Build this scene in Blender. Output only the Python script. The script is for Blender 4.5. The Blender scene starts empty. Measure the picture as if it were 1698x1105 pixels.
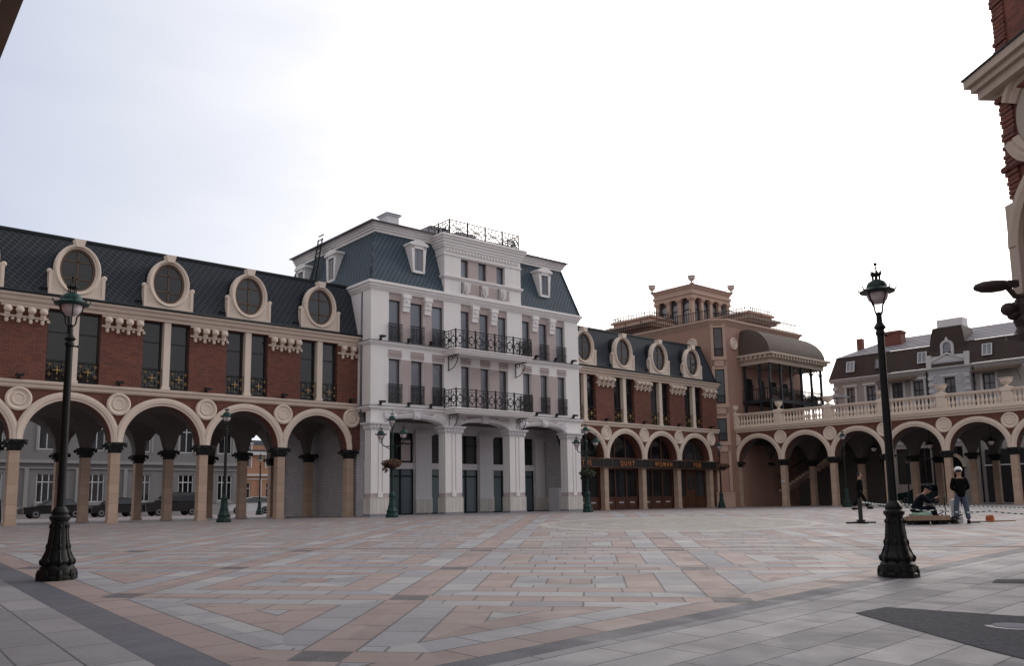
import bpy, bmesh, math, random
from mathutils import Matrix, Vector
R = math.radians
random.seed(7)
sc = bpy.context.scene
col = sc.collection

# ------------------------------------------------------------------ camera
PITCH, ROLL, FPX, CY, CZ = 7.88, 0.935, 1433.17, 636.0, 0.6
cd = bpy.data.cameras.new('camera'); cam = bpy.data.objects.new('camera', cd); col.objects.link(cam)
p, r = R(PITCH), R(ROLL)
U = Vector((1, 0, 0)); V = Vector((0, -math.sin(p), math.cos(p))); F = Vector((0, math.cos(p), math.sin(p)))
rt = U*math.cos(r) - V*math.sin(r); up = U*math.sin(r) + V*math.cos(r)
cam.matrix_world = Matrix(((rt.x, up.x, -F.x, 0), (rt.y, up.y, -F.y, 0), (rt.z, up.z, -F.z, CZ), (0, 0, 0, 1)))
cd.sensor_width = 36; cd.lens = FPX/1698*36; cd.shift_y = (CY-552.5)/1698
cd.clip_start = .1; cd.clip_end = 3000
sc.camera = cam

# ------------------------------------------------------------------ sky, sun, exposure
SUN_AZ, SUN_EL = 62.0, 24.0
sdir = Vector((math.sin(R(SUN_AZ))*math.cos(R(SUN_EL)), math.cos(R(SUN_AZ))*math.cos(R(SUN_EL)), math.sin(R(SUN_EL))))
w = bpy.data.worlds.new('World'); sc.world = w; w.use_nodes = True
nt = w.node_tree; nt.nodes.clear()
N = nt.nodes.new; LK = nt.links.new
out = N('ShaderNodeOutputWorld'); bg = N('ShaderNodeBackground'); LK(bg.outputs[0], out.inputs[0])
sky = N('ShaderNodeTexSky'); sky.sky_type = 'NISHITA'; sky.sun_disc = False
sky.sun_elevation = R(SUN_EL); sky.sun_rotation = R(SUN_AZ); sky.dust_density = 4; sky.air_density = 1.0; sky.ozone_density = 2
tc = N('ShaderNodeTexCoord')
dot = N('ShaderNodeVectorMath'); dot.operation = 'DOT_PRODUCT'; LK(tc.outputs['Generated'], dot.inputs[0])
gd = Vector((math.sin(R(27)), math.cos(R(27)), 0.22)).normalized(); dot.inputs[1].default_value = gd
mp = N('ShaderNodeMapping'); mp.inputs['Scale'].default_value = (1.6, 1.1, 5.5); LK(tc.outputs['Generated'], mp.inputs[0])
nz = N('ShaderNodeTexNoise'); nz.inputs['Scale'].default_value = 1.7; nz.inputs['Detail'].default_value = 5; nz.inputs['Roughness'].default_value = .5
LK(mp.outputs[0], nz.inputs[0])
ad = N('ShaderNodeMath'); ad.operation = 'MULTIPLY_ADD'; ad.inputs[1].default_value = .19; LK(nz.outputs[0], ad.inputs[0]); LK(dot.outputs['Value'], ad.inputs[2])
rp = N('ShaderNodeValToRGB'); LK(ad.outputs[0], rp.inputs[0])
el = rp.color_ramp.elements
el[0].position = 0.0; el[0].color = (.66, .64, .64, 1)
el[1].position = 1.0; el[1].color = (2.3, 2.15, 2.05, 1)
for ps, c in ((.60, (.53, .575, .70, 1)), (.76, (.72, .745, .82, 1)), (.86, (.88, .88, .93, 1)), (.93, (1.05, 1.02, 1.03, 1))):
    e_ = el.new(ps); e_.color = c
mxs = N('ShaderNodeMix'); mxs.data_type = 'RGBA'; mxs.blend_type = 'ADD'; mxs.inputs[0].default_value = .006
sc10 = N('ShaderNodeMix'); sc10.data_type = 'RGBA'; sc10.blend_type = 'MIX'; sc10.inputs[0].default_value = .88
bri = N('ShaderNodeVectorMath'); bri.operation = 'SCALE'; bri.inputs['Scale'].default_value = 10.0
LK(rp.outputs[0], bri.inputs[0])
LK(sky.outputs[0], sc10.inputs[6]); LK(bri.outputs[0], sc10.inputs[7]); LK(sc10.outputs[2], bg.inputs[0])
bg.inputs[1].default_value = 0.11
sl = bpy.data.lights.new('sun', 'SUN'); so = bpy.data.objects.new('sun', sl); col.objects.link(so)
sl.energy = 0.9; sl.angle = R(14); sl.color = (1, .93, .84)
so.rotation_euler = sdir.to_track_quat('Z', 'Y').to_euler()
sc.view_settings.view_transform = 'Standard'; sc.view_settings.look = 'None'; sc.view_settings.gamma = 1
sc.view_settings.exposure = 0.12

# ------------------------------------------------------------------ node expression helper
class X:
    def __init__(s, nt, v): s.nt, s.v = nt, v
    def op(s, o, *a, clamp=False):
        n = s.nt.nodes.new('ShaderNodeMath'); n.operation = o; n.use_clamp = clamp
        for i, q in enumerate((s,)+a):
            q = q.v if isinstance(q, X) else q
            if isinstance(q, (int, float)): n.inputs[i].default_value = q
            else: s.nt.links.new(q, n.inputs[i])
        return X(s.nt, n.outputs[0])
    def __add__(s, o): return s.op('ADD', o)
    def __sub__(s, o): return s.op('SUBTRACT', o)
    def __mul__(s, o): return s.op('MULTIPLY', o)
    def lt(s, o): return s.op('LESS_THAN', o)
    def gt(s, o): return s.op('GREATER_THAN', o)
    def min(s, o): return s.op('MINIMUM', o)
    def max(s, o): return s.op('MAXIMUM', o)
    def abs(s): return s.op('ABSOLUTE')
    def fl(s): return s.op('FLOOR')
    def fr(s): return s.op('FRACT')
    def inv(s): return X(s.nt, 1.0).op('SUBTRACT', s) if False else s.op('MULTIPLY_ADD', -1.0, 1.0)
    def sel(s, a, b):      # s ? a : b
        a = a if isinstance(a, X) else X(s.nt, a)
        return a*s + s.inv()*b
MATS = {}
def newmat(name):
    m = bpy.data.materials.new(name); m.use_nodes = True
    MATS[name] = m
    return m, m.node_tree, m.node_tree.nodes['Principled BSDF']
def sp(b, name, v):
    b.inputs[name].default_value = v
def mixc(nt, fac, a, b, blend='MIX'):
    n = nt.nodes.new('ShaderNodeMix'); n.data_type = 'RGBA'; n.blend_type = blend
    for i, q in ((0, fac), (6, a), (7, b)):
        if isinstance(q, X): q = q.v
        if isinstance(q, (int, float)): n.inputs[i].default_value = q
        elif isinstance(q, tuple): n.inputs[i].default_value = q if len(q) == 4 else q+(1,)
        else: nt.links.new(q, n.inputs[i])
    return n.outputs[2]
def coords(nt, which='Object'):
    t = nt.nodes.new('ShaderNodeTexCoord'); s = nt.nodes.new('ShaderNodeSeparateXYZ'); nt.links.new(t.outputs[which], s.inputs[0])
    return t.outputs[which], X(nt, s.outputs[0]), X(nt, s.outputs[1]), X(nt, s.outputs[2])
def comb(nt, x, y, z=0.0):
    n = nt.nodes.new('ShaderNodeCombineXYZ')
    for i, q in enumerate((x, y, z)):
        q = q.v if isinstance(q, X) else q
        if isinstance(q, (int, float)): n.inputs[i].default_value = q
        else: nt.links.new(q, n.inputs[i])
    return n.outputs[0]
def noise(nt, vec, scale, detail=4, rough=.55):
    n = nt.nodes.new('ShaderNodeTexNoise'); n.inputs['Scale'].default_value = scale; n.inputs['Detail'].default_value = detail
    n.inputs['Roughness'].default_value = rough
    nt.links.new(vec, n.inputs[0]); return X(nt, n.outputs[0])
def bump(nt, b, h, st=.3, dist=.02):
    n = nt.nodes.new('ShaderNodeBump'); n.inputs['Strength'].default_value = st; n.inputs['Distance'].default_value = dist
    nt.links.new(h.v if isinstance(h, X) else h, n.inputs['Height']); nt.links.new(n.outputs[0], b.inputs['Normal'])
def ramp(nt, x, a, b):   # linear remap a..b -> 0..1 clamped
    n = nt.nodes.new('ShaderNodeMapRange'); nt.links.new(x.v, n.inputs[0]); n.inputs[1].default_value = a; n.inputs[2].default_value = b
    return X(nt, n.outputs[0])
def plaster(name, c, var=.18, rough=.85, sc_=1.0, grime=.25, bmp=.15):
    m, nt, b = newmat(name); v, x, y, z = coords(nt)
    n1 = noise(nt, v, .9*sc_); n2 = noise(nt, v, 14*sc_, 3)
    st = noise(nt, comb(nt, (x+y)*3.0, (x-y)*3.0, z*.35), 1.0, 4)   # rain streaks
    dk = tuple(q*(1-var*2) for q in c)
    o = mixc(nt, ramp(nt, n1, .3, .7), c, tuple(q*(1-var) for q in c))
    o = mixc(nt, ramp(nt, st, .47, .68)*grime, o, dk)
    o = mixc(nt, ramp(nt, noise(nt, comb(nt, (x+y)*9.0, (x-y)*2.0, z*.5), 1.0, 5), .55, .75)*grime*.8, o, dk)
    o = mixc(nt, ramp(nt, n2, .35, .65)*.25, o, tuple(min(1, q*1.08) for q in c))
    nt.links.new(o, b.inputs['Base Color']); sp(b, 'Roughness', rough); bump(nt, b, n2, bmp, .01)
    return m
def metal(name, c, rough=.45, met=.0, var=.4):
    m, nt, b = newmat(name); v, x, y, z = coords(nt)
    n1 = noise(nt, v, 6.0); o = mixc(nt, ramp(nt, n1, .35, .7)*var, c, tuple(q*.45 for q in c))
    nt.links.new(o, b.inputs['Base Color']); sp(b, 'Roughness', rough); sp(b, 'Metallic', met)
    bump(nt, b, noise(nt, v, 40.0), .1, .005); sp(b, 'Specular IOR Level', .3)
    return m
def brick(name, c1=(.18, .052, .032), c2=(.085, .026, .020), mortar=(.17, .105, .085), bw=.26, bh=.078):
    m, nt, b = newmat(name); v, x, y, z = coords(nt)
    t = nt.nodes.new('ShaderNodeTexBrick'); nt.links.new(comb(nt, x+y, z), t.inputs[0])
    t.inputs['Scale'].default_value = 1; t.inputs['Brick Width'].default_value = bw; t.inputs['Row Height'].default_value = bh
    t.inputs['Mortar Size'].default_value = .009; t.inputs['Mortar Smooth'].default_value = .2; t.inputs['Bias'].default_value = -.1
    t.inputs['Color1'].default_value = c1+(1,); t.inputs['Color2'].default_value = c2+(1,); t.inputs['Mortar'].default_value = mortar+(1,)
    n1 = noise(nt, v, 1.3); n3 = noise(nt, v, 9.0)
    o = mixc(nt, ramp(nt, n1, .35, .75)*.45, t.outputs[0], (.09, .035, .03))
    o = mixc(nt, ramp(nt, n3, .5, .75)*.35, o, (.30, .10, .06))
    nt.links.new(o, b.inputs['Base Color']); sp(b, 'Roughness', .9)
    bump(nt, b, X(nt, t.outputs['Fac']).inv() + n3*.3, .5, .01)
    return m
def rooft(name, c, line, pitch=.30, rough=.55, lw=.10):
    m, nt, b = newmat(name); v, x, y, z = coords(nt)
    u = x+y
    a = ((u+z*1.05)*(1/pitch)); q = ((u-z*1.05)*(1/pitch))
    la = (a.fr()-.5).abs().gt(.5-lw); lb = (q.fr()-.5).abs().gt(.5-lw*.8)
    ln = la.max(lb)
    wn = nt.nodes.new('ShaderNodeTexWhiteNoise'); wn.noise_dimensions = '2D'; nt.links.new(comb(nt, a.fl(), q.fl()), wn.inputs[0])
    base = mixc(nt, X(nt, wn.outputs[0])*.5, c, tuple(k*.55 for k in c))
    n1 = noise(nt, v, .8)
    base = mixc(nt, ramp(nt, n1, .4, .8)*.5, base, tuple(k*1.6 for k in c))
    o = mixc(nt, ln*.8, base, line)
    nt.links.new(o, b.inputs['Base Color']); sp(b, 'Roughness', rough)
    hh = a.fr()*.6 + q.fr()*.4
    bump(nt, b, hh, .5, .03)
    return m
def glass(name, c=(.015, .018, .022), rough=.06, spec=.6, var=.0, c2=None):
    m, nt, b = newmat(name); v, x, y, z = coords(nt, 'Object')
    n1 = noise(nt, v, .7, 2)
    o = mixc(nt, ramp(nt, n1, .4, .6), c, c2 or tuple(q*.5 for q in c))
    oi = nt.nodes.new('ShaderNodeObjectInfo'); rr_ = X(nt, oi.outputs['Random'])
    o = mixc(nt, rr_*.4, o, tuple(q*.35 for q in c)); o = mixc(nt, rr_.gt(.6)*rr_*.5, o, tuple(q*1.4+.06 for q in c))  # random darker and paler panes: uneven reflections put into the base colour
    nt.links.new(o, b.inputs['Base Color']); sp(b, 'Roughness', rough); sp(b, 'Specular IOR Level', spec)
    bump(nt, b, noise(nt, v, 1.1, 2)+rr_, .08, .05)
    return m
def wood(name, c):
    m, nt, b = newmat(name); v, x, y, z = coords(nt)
    n1 = noise(nt, comb(nt, x*12.0, y*12.0, z*1.5), 1.0, 5)
    nt.links.new(mixc(nt, n1, tuple(q*.5 for q in c), tuple(q*1.3 for q in c)), b.inputs['Base Color']); sp(b, 'Roughness', .5)
    return m
def plain(name, c, rough=.6, **k):
    m, nt, b = newmat(name); v, x, y, z = coords(nt)
    n1 = noise(nt, v, 12.0)
    nt.links.new(mixc(nt, n1, tuple(q*.75 for q in c), tuple(q*1.2 for q in c)), b.inputs['Base Color']); sp(b, 'Roughness', rough)
    for kk, vv in k.items(): sp(b, kk, vv)
    return m
def blocks(name, c, c2, joint, bw, bh, off=.5, ms=.012, rough=.8):
    m, nt, b = newmat(name); v, x, y, z = coords(nt)
    t = nt.nodes.new('ShaderNodeTexBrick'); nt.links.new(comb(nt, x+y, z), t.inputs[0]); t.offset = off
    t.inputs['Scale'].default_value = 1; t.inputs['Brick Width'].default_value = bw; t.inputs['Row Height'].default_value = bh
    t.inputs['Mortar Size'].default_value = ms; t.inputs['Mortar Smooth'].default_value = .1
    t.inputs['Color1'].default_value = c+(1,); t.inputs['Color2'].default_value = c2+(1,); t.inputs['Mortar'].default_value = joint+(1,)
    n1 = noise(nt, v, 2.0, 5)
    o = mixc(nt, ramp(nt, n1, .4, .75)*.35, t.outputs[0], tuple(q*.6 for q in c))
    nt.links.new(o, b.inputs['Base Color']); sp(b, 'Roughness', rough); bump(nt, b, X(nt, t.outputs['Fac']).inv(), .4, .008)
    return m
brick('brick'); brick('brick_rough', (.22, .065, .045), (.12, .038, .03), (.16, .09, .07), .24, .075)
plaster('cream', (.70, .59, .50), .10); plaster('cream_dark', (.50, .41, .34))
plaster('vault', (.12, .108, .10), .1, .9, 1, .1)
plaster('white', (.79, .76, .755), .08, .8, 1, .32); plaster('white_dim', (.66, .64, .66), .06)
plaster('mauve', (.45, .37, .36), .08, .85, 1, .1); plaster('mauve_light', (.50, .43, .42), .08)
plaster('pink', (.35, .205, .16), .10, .85, 1, .3); plaster('pink_trim', (.46, .315, .25), .08)
plaster('stone_white', (.64, .61, .59), .06, .7, 1, .2); plaster('stone_grey', (.25, .25, .28), .1)
plaster('grey_wall', (.35, .32, .305), .12, .9, .6, .3); plaster('grey_trim', (.55, .54, .55), .1)
plaster('street_wall', (.21, .205, .205), .15, .9, .6, .4); plaster('street_trim', (.29, .285, .285), .1)
plaster('eave_brown', (.22, .15, .11), .15)
plaster('beige_wall', (.40, .35, .30), .12, .9, .6, .3); plaster('orange_wall', (.38, .20, .12), .1, .9)
plaster('urn_stone', (.58, .52, .46), .12, .85, 3, .4)
blocks('column_stone', (.50, .36, .275), (.43, .31, .235), (.25, .18, .14), .9, .42, 0, .006)
blocks('base_slab', (.64, .60, .56), (.56, .53, .50), (.28, .27, .27), .23, 1.2, 0, .008)
blocks('white_brick', (.52, .50, .52), (.46, .44, .46), (.34, .33, .34), .5, .16)
blocks('grey_block', (.42, .42, .46), (.36, .36, .40), (.62, .62, .64), .55, .24)
rooft('roof_dark', (.011, .015, .022), (.050, .062, .080), .30, .8)
rooft('roof_teal', (.016, .034, .052), (.11, .15, .185), .27, .7, .09)
rooft('roof_brown', (.035, .018, .015), (.055, .034, .03), .35, .7, .08)
rooft('awning_brown', (.06, .04, .032), (.13, .095, .08), .22, .75, .10)
blocks('metal_roof', (.26, .24, .26), (.23, .21, .23), (.06, .055, .06), .75, 6.0, 0, .04, .7)
metal('roof_edge', (.012, .015, .018), .5)
metal('iron', (.012, .012, .014), .55); metal('iron_blue', (.02, .025, .032), .5); metal('lamp_green', (.008, .030, .026), .5, .0)
metal('lamp_dark', (.006, .008, .008), .5, .0); metal('lamp_copper', (.012, .05, .046), .5, .2); metal('gutter', (.14, .14, .17), .5); metal('bronze', (.055, .035, .034), .55)
plain('gold', (.45, .28, .07), .4); plain('sign_black', (.006, .005, .005), .8); plain('sign_gold', (.42, .15, .035), .6)
plain('brown_frame', (.10, .055, .03), .5); plain('dark_frame', (.02, .017, .016), .5); plain('white_frame', (.6, .6, .62), .5)
wood('wood_red', (.085, .032, .017)); wood('wood_board', (.32, .21, .14)); wood('door_brown', (.05, .032, .025))
glass('glass_dark'); glass('glass_sky', (.18, .20, .24), .12, .8, 0, (.14, .155, .185)); glass('glass_pale', (.26, .26, .29), .2, .6, 0, (.20, .20, .22)); glass('glass_teal', (.085, .125, .135), .3, .4, 0, (.10, .14, .15))  # glass_sky: grey-blue of the reflected sky put into the base colour
glass('glass_stained', (.035, .05, .065), .25, .4, 0, (.09, .075, .085)); glass('glass_sky_dim', (.15, .155, .18), .12, .8, 0, (.08, .085, .10))  # last one: duller sky reflection put into the base colour
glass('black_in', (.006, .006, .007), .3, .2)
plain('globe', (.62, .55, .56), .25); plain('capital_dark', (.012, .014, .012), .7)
plain('leaf', (.045, .07, .02), .8); plain('leaf_dark', (.02, .035, .012), .8); plain('rust_plant', (.10, .05, .03), .9)
plain('skin', (.35, .20, .14), .6); plain('cloth_black', (.005, .005, .006), .95, **{'Specular IOR Level': .1}); plain('cloth_navy', (.007, .009, .015), .95, **{'Specular IOR Level': .1})
plain('jeans', (.075, .10, .15), .9); plain('helmet', (.75, .75, .75), .35); plain('hair', (.015, .012, .010), .8)
plain('car_black', (.006, .006, .008), .3); plain('car_silver', (.75, .75, .77), .3); plain('car_green', (.01, .05, .05), .25); plain('car_red', (.12, .01, .01), .25)
plain('tyre', (.012, .012, .012), .8); plain('orange', (.42, .11, .03), .7); plain('sack_green', (.22, .33, .26), .8); plain('panel_white', (.5, .5, .52), .6)
plain('tape_light', (.62, .68, .66), .5); plain('tape_dark', (.03, .10, .07), .5); plain('rail_black', (.01, .01, .012), .5)
plain('cover_metal', (.35, .33, .34), .5)
m, nt_, b_ = newmat('streetlight_red'); sp(b_, 'Base Color', (.5, .01, .01, 1))

# ------------------------------------------------------------------ mesh helper
class MB:
    def __init__(s, M=None): s.v, s.f, s.sm, s.M = [], [], [], M
    def add(s, vs, fs, sm=False):
        o = len(s.v)
        s.v += [tuple(s.M @ Vector(q)) if s.M else tuple(q) for q in vs]
        s.f += [tuple(i+o for i in f) for f in fs]; s.sm += [sm]*len(fs); return s
    def box(s, x0, x1, y0, y1, z0, z1):
        return s.add([(x0, y0, z0), (x1, y0, z0), (x1, y1, z0), (x0, y1, z0), (x0, y0, z1), (x1, y0, z1), (x1, y1, z1), (x0, y1, z1)],
                     [(0, 3, 2, 1), (4, 5, 6, 7), (0, 1, 5, 4), (1, 2, 6, 5), (2, 3, 7, 6), (3, 0, 4, 7)])
    def quad(s, a, b, c, d): return s.add([a, b, c, d], [(0, 1, 2, 3)])
    def frustum(s, a, b, z0, z1):   # a,b: (x0,x1,y0,y1)
        return s.add([(a[0], a[2], z0), (a[1], a[2], z0), (a[1], a[3], z0), (a[0], a[3], z0), (b[0], b[2], z1), (b[1], b[2], z1), (b[1], b[3], z1), (b[0], b[3], z1)],
                     [(0, 3, 2, 1), (4, 5, 6, 7), (0, 1, 5, 4), (1, 2, 6, 5), (2, 3, 7, 6), (3, 0, 4, 7)])
    def lathe(s, prof, cx=0, cy=0, z=0, n=12, sq=False):
        n = 4 if sq else n; k = math.sqrt(2) if sq else 1; a0 = math.pi/4 if sq else 0
        for (r0, z0), (r1, z1) in zip(prof, prof[1:]):
            vs = []
            for rr, zz in ((r0, z0), (r1, z1)):
                vs += [(cx+rr*k*math.cos(a0+2*math.pi*i/n), cy+rr*k*math.sin(a0+2*math.pi*i/n), z+zz) for i in range(n)]
            s.add(vs, [(i, (i+1) % n, n+(i+1) % n, n+i) for i in range(n)], not sq and n > 8)
        for (rr, zz), fl in ((prof[0], 1), (prof[-1], 0)):
            if rr > 1e-4:
                vs = [(cx+rr*k*math.cos(a0+2*math.pi*i/n), cy+rr*k*math.sin(a0+2*math.pi*i/n), z+zz) for i in range(n)]
                s.add(vs, [tuple(range(n))[::-1] if fl else tuple(range(n))])
        return s
    def tube(s, pts, rad, n=6, rad2=None):
        pts = [Vector(q) for q in pts]; rings = []
        for i, q in enumerate(pts):
            d = (pts[min(i+1, len(pts)-1)] - pts[max(i-1, 0)]).normalized()
            a = d.orthogonal().normalized() if i == 0 else (a - d*a.dot(d)).normalized()
            bb = d.cross(a); rr = rad if rad2 is None else rad+(rad2-rad)*i/(len(pts)-1)
            rings += [q + (a*math.cos(2*math.pi*k/n) + bb*math.sin(2*math.pi*k/n))*rr for k in range(n)]
        fs = [(j*n+k, j*n+(k+1) % n, (j+1)*n+(k+1) % n, (j+1)*n+k) for j in range(len(pts)-1) for k in range(n)]
        fs += [tuple(range(n))[::-1], tuple(range((len(pts)-1)*n, len(pts)*n))]
        return s.add(rings, fs, n > 5)
    def bar(s, a, b, w, d=None):   # square bar between two points
        return s.tube([a, b], w*.7, 4)
    def prism(s, poly, y0, y1):     # poly in xz, extruded along y
        n = len(poly); vs = [(x, y0, z) for x, z in poly] + [(x, y1, z) for x, z in poly]
        return s.add(vs, [tuple(range(n)), tuple(range(n, 2*n))[::-1]] + [(i, i+n, (i+1) % n+n, (i+1) % n) for i in range(n)])
    def prismx(s, poly, x0, x1):    # poly in yz, extruded along x
        n = len(poly); vs = [(x0, y, z) for y, z in poly] + [(x1, y, z) for y, z in poly]
        return s.add(vs, [tuple(range(n))[::-1], tuple(range(n, 2*n))] + [(i, (i+1) % n, (i+1) % n+n, i+n) for i in range(n)])
    def prismz(s, poly, z0, z1):
        n = len(poly); vs = [(x, y, z0) for x, y in poly] + [(x, y, z1) for x, y in poly]
        return s.add(vs, [tuple(range(n))[::-1], tuple(range(n, 2*n))] + [(i, (i+1) % n, (i+1) % n+n, i+n) for i in range(n)])
    def sphere(s, c, rx, ry=None, rz=None, n=10, m=6):
        ry = ry or rx; rz = rz or rx; vs = []
        for j in range(m+1):
            t = math.pi*j/m
            vs += [(c[0]+rx*math.sin(t)*math.cos(2*math.pi*i/n), c[1]+ry*math.sin(t)*math.sin(2*math.pi*i/n), c[2]+rz*math.cos(t)) for i in range(n)]
        return s.add(vs, [(j*n+i, (j+1)*n+i, (j+1)*n+(i+1) % n, j*n+(i+1) % n) for j in range(m) for i in range(n)], True)
    def wall(s, x0, x1, z0, z1, y0, y1, holes=()):
        xs = sorted({x0, x1} | {h[0] for h in holes} | {h[1] for h in holes}); zs = sorted({z0, z1} | {h[2] for h in holes} | {h[3] for h in holes})
        for a, b in zip(xs, xs[1:]):
            for c, d in zip(zs, zs[1:]):
                mx, mz = (a+b)/2, (c+d)/2
                if any(h[0] < mx < h[1] and h[2] < mz < h[3] for h in holes): continue
                s.quad((a, y0, c), (b, y0, c), (b, y0, d), (a, y0, d)); s.quad((a, y1, d), (b, y1, d), (b, y1, c), (a, y1, c))
        for h in holes:
            a, b, c, d = h[:4]
            s.quad((a, y0, c), (a, y0, d), (a, y1, d), (a, y1, c)); s.quad((b, y1, c), (b, y1, d), (b, y0, d), (b, y0, c))
            s.quad((a, y0, d), (b, y0, d), (b, y1, d), (a, y1, d)); s.quad((a, y1, c), (b, y1, c), (b, y0, c), (a, y0, c))
        s.quad((x0, y0, z1), (x1, y0, z1), (x1, y1, z1), (x0, y1, z1)); s.quad((x0, y1, z0), (x1, y1, z0), (x1, y0, z0), (x0, y0, z0))
        s.quad((x0, y1, z0), (x0, y0, z0), (x0, y0, z1), (x0, y1, z1)); s.quad((x1, y0, z0), (x1, y1, z0), (x1, y1, z1), (x1, y0, z1))
        return s
    def archwall(s, xa, xb, c, rad, zs, zt, y0, y1, n=20, rise=None):
        """wall between xa and xb above zs with an arch opening centred at c"""
        rise = rad if rise is None else rise
        pts = [(c-rad*math.cos(math.pi*i/n), zs+rise*math.sin(math.pi*i/n)) for i in range(n+1)]
        top = [xa+(xb-xa)*i/n for i in range(n+1)]
        pts2 = [(p_[0], zt) for p_ in pts]; pts2[0] = (xa, zt); pts2[-1] = (xb, zt)
        for y, fl in ((y0, 0), (y1, 1)):
            for i in range(n):
                q = [(pts[i][0], y, pts[i][1]), (pts[i+1][0], y, pts[i+1][1]), (pts2[i+1][0], y, zt), (pts2[i][0], y, zt)]
                s.quad(*(q if not fl else q[::-1]))
            for q in ([(xa, y, zs), (pts[0][0], y, zs), (xa, y, zt)], [(pts[-1][0], y, zs), (xb, y, zs), (xb, y, zt)]):
                s.add(q if not fl else q[::-1], [(0, 1, 2)])
        for i in range(n):
            s.add([(pts[i][0], y0, pts[i][1]), (pts[i+1][0], y0, pts[i+1][1]), (pts[i+1][0], y1, pts[i+1][1]), (pts[i][0], y1, pts[i][1])], [(3, 2, 1, 0)], True)
        s.quad((xa, y0, zs), (pts[0][0], y0, zs), (pts[0][0], y1, zs), (xa, y1, zs)); s.quad((pts[-1][0], y0, zs), (xb, y0, zs), (xb, y1, zs), (pts[-1][0], y1, zs))
        s.quad((xa, y0, zt), (xb, y0, zt), (xb, y1, zt), (xa, y1, zt))
        s.quad((xa, y1, zs), (xa, y0, zs), (xa, y0, zt), (xa, y1, zt)); s.quad((xb, y0, zs), (xb, y1, zs), (xb, y1, zt), (xb, y0, zt))
        return s
    def archring(s, c, z, prof, a0=0, a1=math.pi, n=28, clamp=None, rx=1, rz=1):
        """prof: closed list (radius, y) swept round; ellipse factors rx, rz"""
        k = len(prof); vs = []
        for i in range(n+1):
            a = a0+(a1-a0)*i/n
            for rr, y in prof:
                ex = rr*rx if not callable(rx) else rx(rr); ez = rr*rz if not callable(rz) else rz(rr)
                x = c-ex*math.cos(a)
                if clamp: x = max(c-clamp, min(c+clamp, x))
                vs.append((x, y, z+ez*math.sin(a)))
        fs = [(i*k+j, i*k+(j+1) % k, (i+1)*k+(j+1) % k, (i+1)*k+j) for i in range(n) for j in range(k)]
        if abs(a1-a0) < 6.28: fs += [tuple(range(k))[::-1], tuple(range(n*k, n*k+k))]
        return s.add(vs, fs, False)
    def mesh(s, name):
        me = bpy.data.meshes.new(name); me.from_pydata(s.v, [], s.f); me.update()
        me.polygons.foreach_set('use_smooth', s.sm)
        return me
def obj(name, mb, mat, parent=None, loc=(0, 0, 0), rot=None, label=None, **kw):
    me = mb.mesh(name) if isinstance(mb, MB) else mb
    if mat is not None and not me.materials: me.materials.append(MATS[mat])
    o = bpy.data.objects.new(name, me); col.objects.link(o); o.parent = parent; o.location = loc
    if rot: o.rotation_euler = rot
    if label: o['label'] = label
    for k, v in kw.items(): o[k] = v
    return o
def parts(name, mb, mat, parent, gap=.03, **kw):
    """like obj(), but pieces that do not touch become objects of their own"""
    n = len(mb.v); par = list(range(n))
    def find(a):
        while par[a] != a: par[a] = par[par[a]]; a = par[a]
        return a
    for f in mb.f:
        for q in f[1:]: par[find(q)] = find(f[0])
    comp = {}
    for i in range(n): comp.setdefault(find(i), []).append(i)
    boxes = []
    for r_, idx in comp.items():
        lo = [min(mb.v[i][k] for i in idx)-gap/2 for k in range(3)]; hi = [max(mb.v[i][k] for i in idx)+gap/2 for k in range(3)]
        boxes.append([lo, hi, [r_]])
    ch = True
    while ch:
        ch = False; out_ = []
        for b in boxes:
            for o in out_:
                if all(b[0][k] <= o[1][k] and o[0][k] <= b[1][k] for k in range(3)):
                    o[0] = [min(o[0][k], b[0][k]) for k in range(3)]; o[1] = [max(o[1][k], b[1][k]) for k in range(3)]; o[2] += b[2]; ch = True; break
            else: out_.append(b)
        boxes = out_
    g = {}
    for k, b in enumerate(boxes):
        for r_ in b[2]: g[r_] = k
    res = [MB() for _ in boxes]; maps = [{} for _ in boxes]
    for f, sm in zip(mb.f, mb.sm):
        k = g[find(f[0])]; m_ = maps[k]; ff = []
        for q in f:
            if q not in m_: m_[q] = len(res[k].v); res[k].v.append(mb.v[q])
            ff.append(m_[q])
        res[k].f.append(tuple(ff)); res[k].sm.append(sm)
    return [obj(name, m_, mat, parent, **kw) for m_ in res if m_.f]
def thing(name, label, cat, loc=(0, 0, 0), rotz=0, group=None):
    o = bpy.data.objects.new(name, None); col.objects.link(o); o.location = loc; o.rotation_euler = (0, 0, rotz)
    o['label'] = label; o['category'] = cat
    if group: o['group'] = group
    return o
def copytree(o, parent=None, loc=None, rotz=None, label=None, group=None):
    c = o.copy(); col.objects.link(c); c.parent = parent
    if loc is not None: c.location = loc
    if rotz is not None: c.rotation_euler = (0, 0, rotz)
    if label: c['label'] = label
    if group: c['group'] = group
    for ch in list(o.children): copytree(ch, c)
    return c
CACHE = {}
def cached(key, fn):
    if key not in CACHE: CACHE[key] = fn()
    return CACHE[key]
def smooth(t): t = max(0, min(1, t)); return t*t*(3-2*t)
def gz(x, y):
    return -.0254*max(0, 40-y)*smooth((.664*x-.748*y+39.8)/10)
def framepos(fx, fy, A, s, o=0):     # world position of local (s, o into the building)
    A = R(A); return (fx+s*math.sin(A)-o*math.cos(A), fy+s*math.cos(A)+o*math.sin(A))
FL = (-16.9, 38.193, 48.357); FW = (-7.2, 45.034, 49.555); FP = (6.6, 58.774, 48.749); FR = (19.8, 65.16, 137.008)
def root(name, label, cat, fr, group=None):
    return thing(name, label, cat, (fr[0], fr[1], 0), R(90-fr[2]), group)

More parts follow.
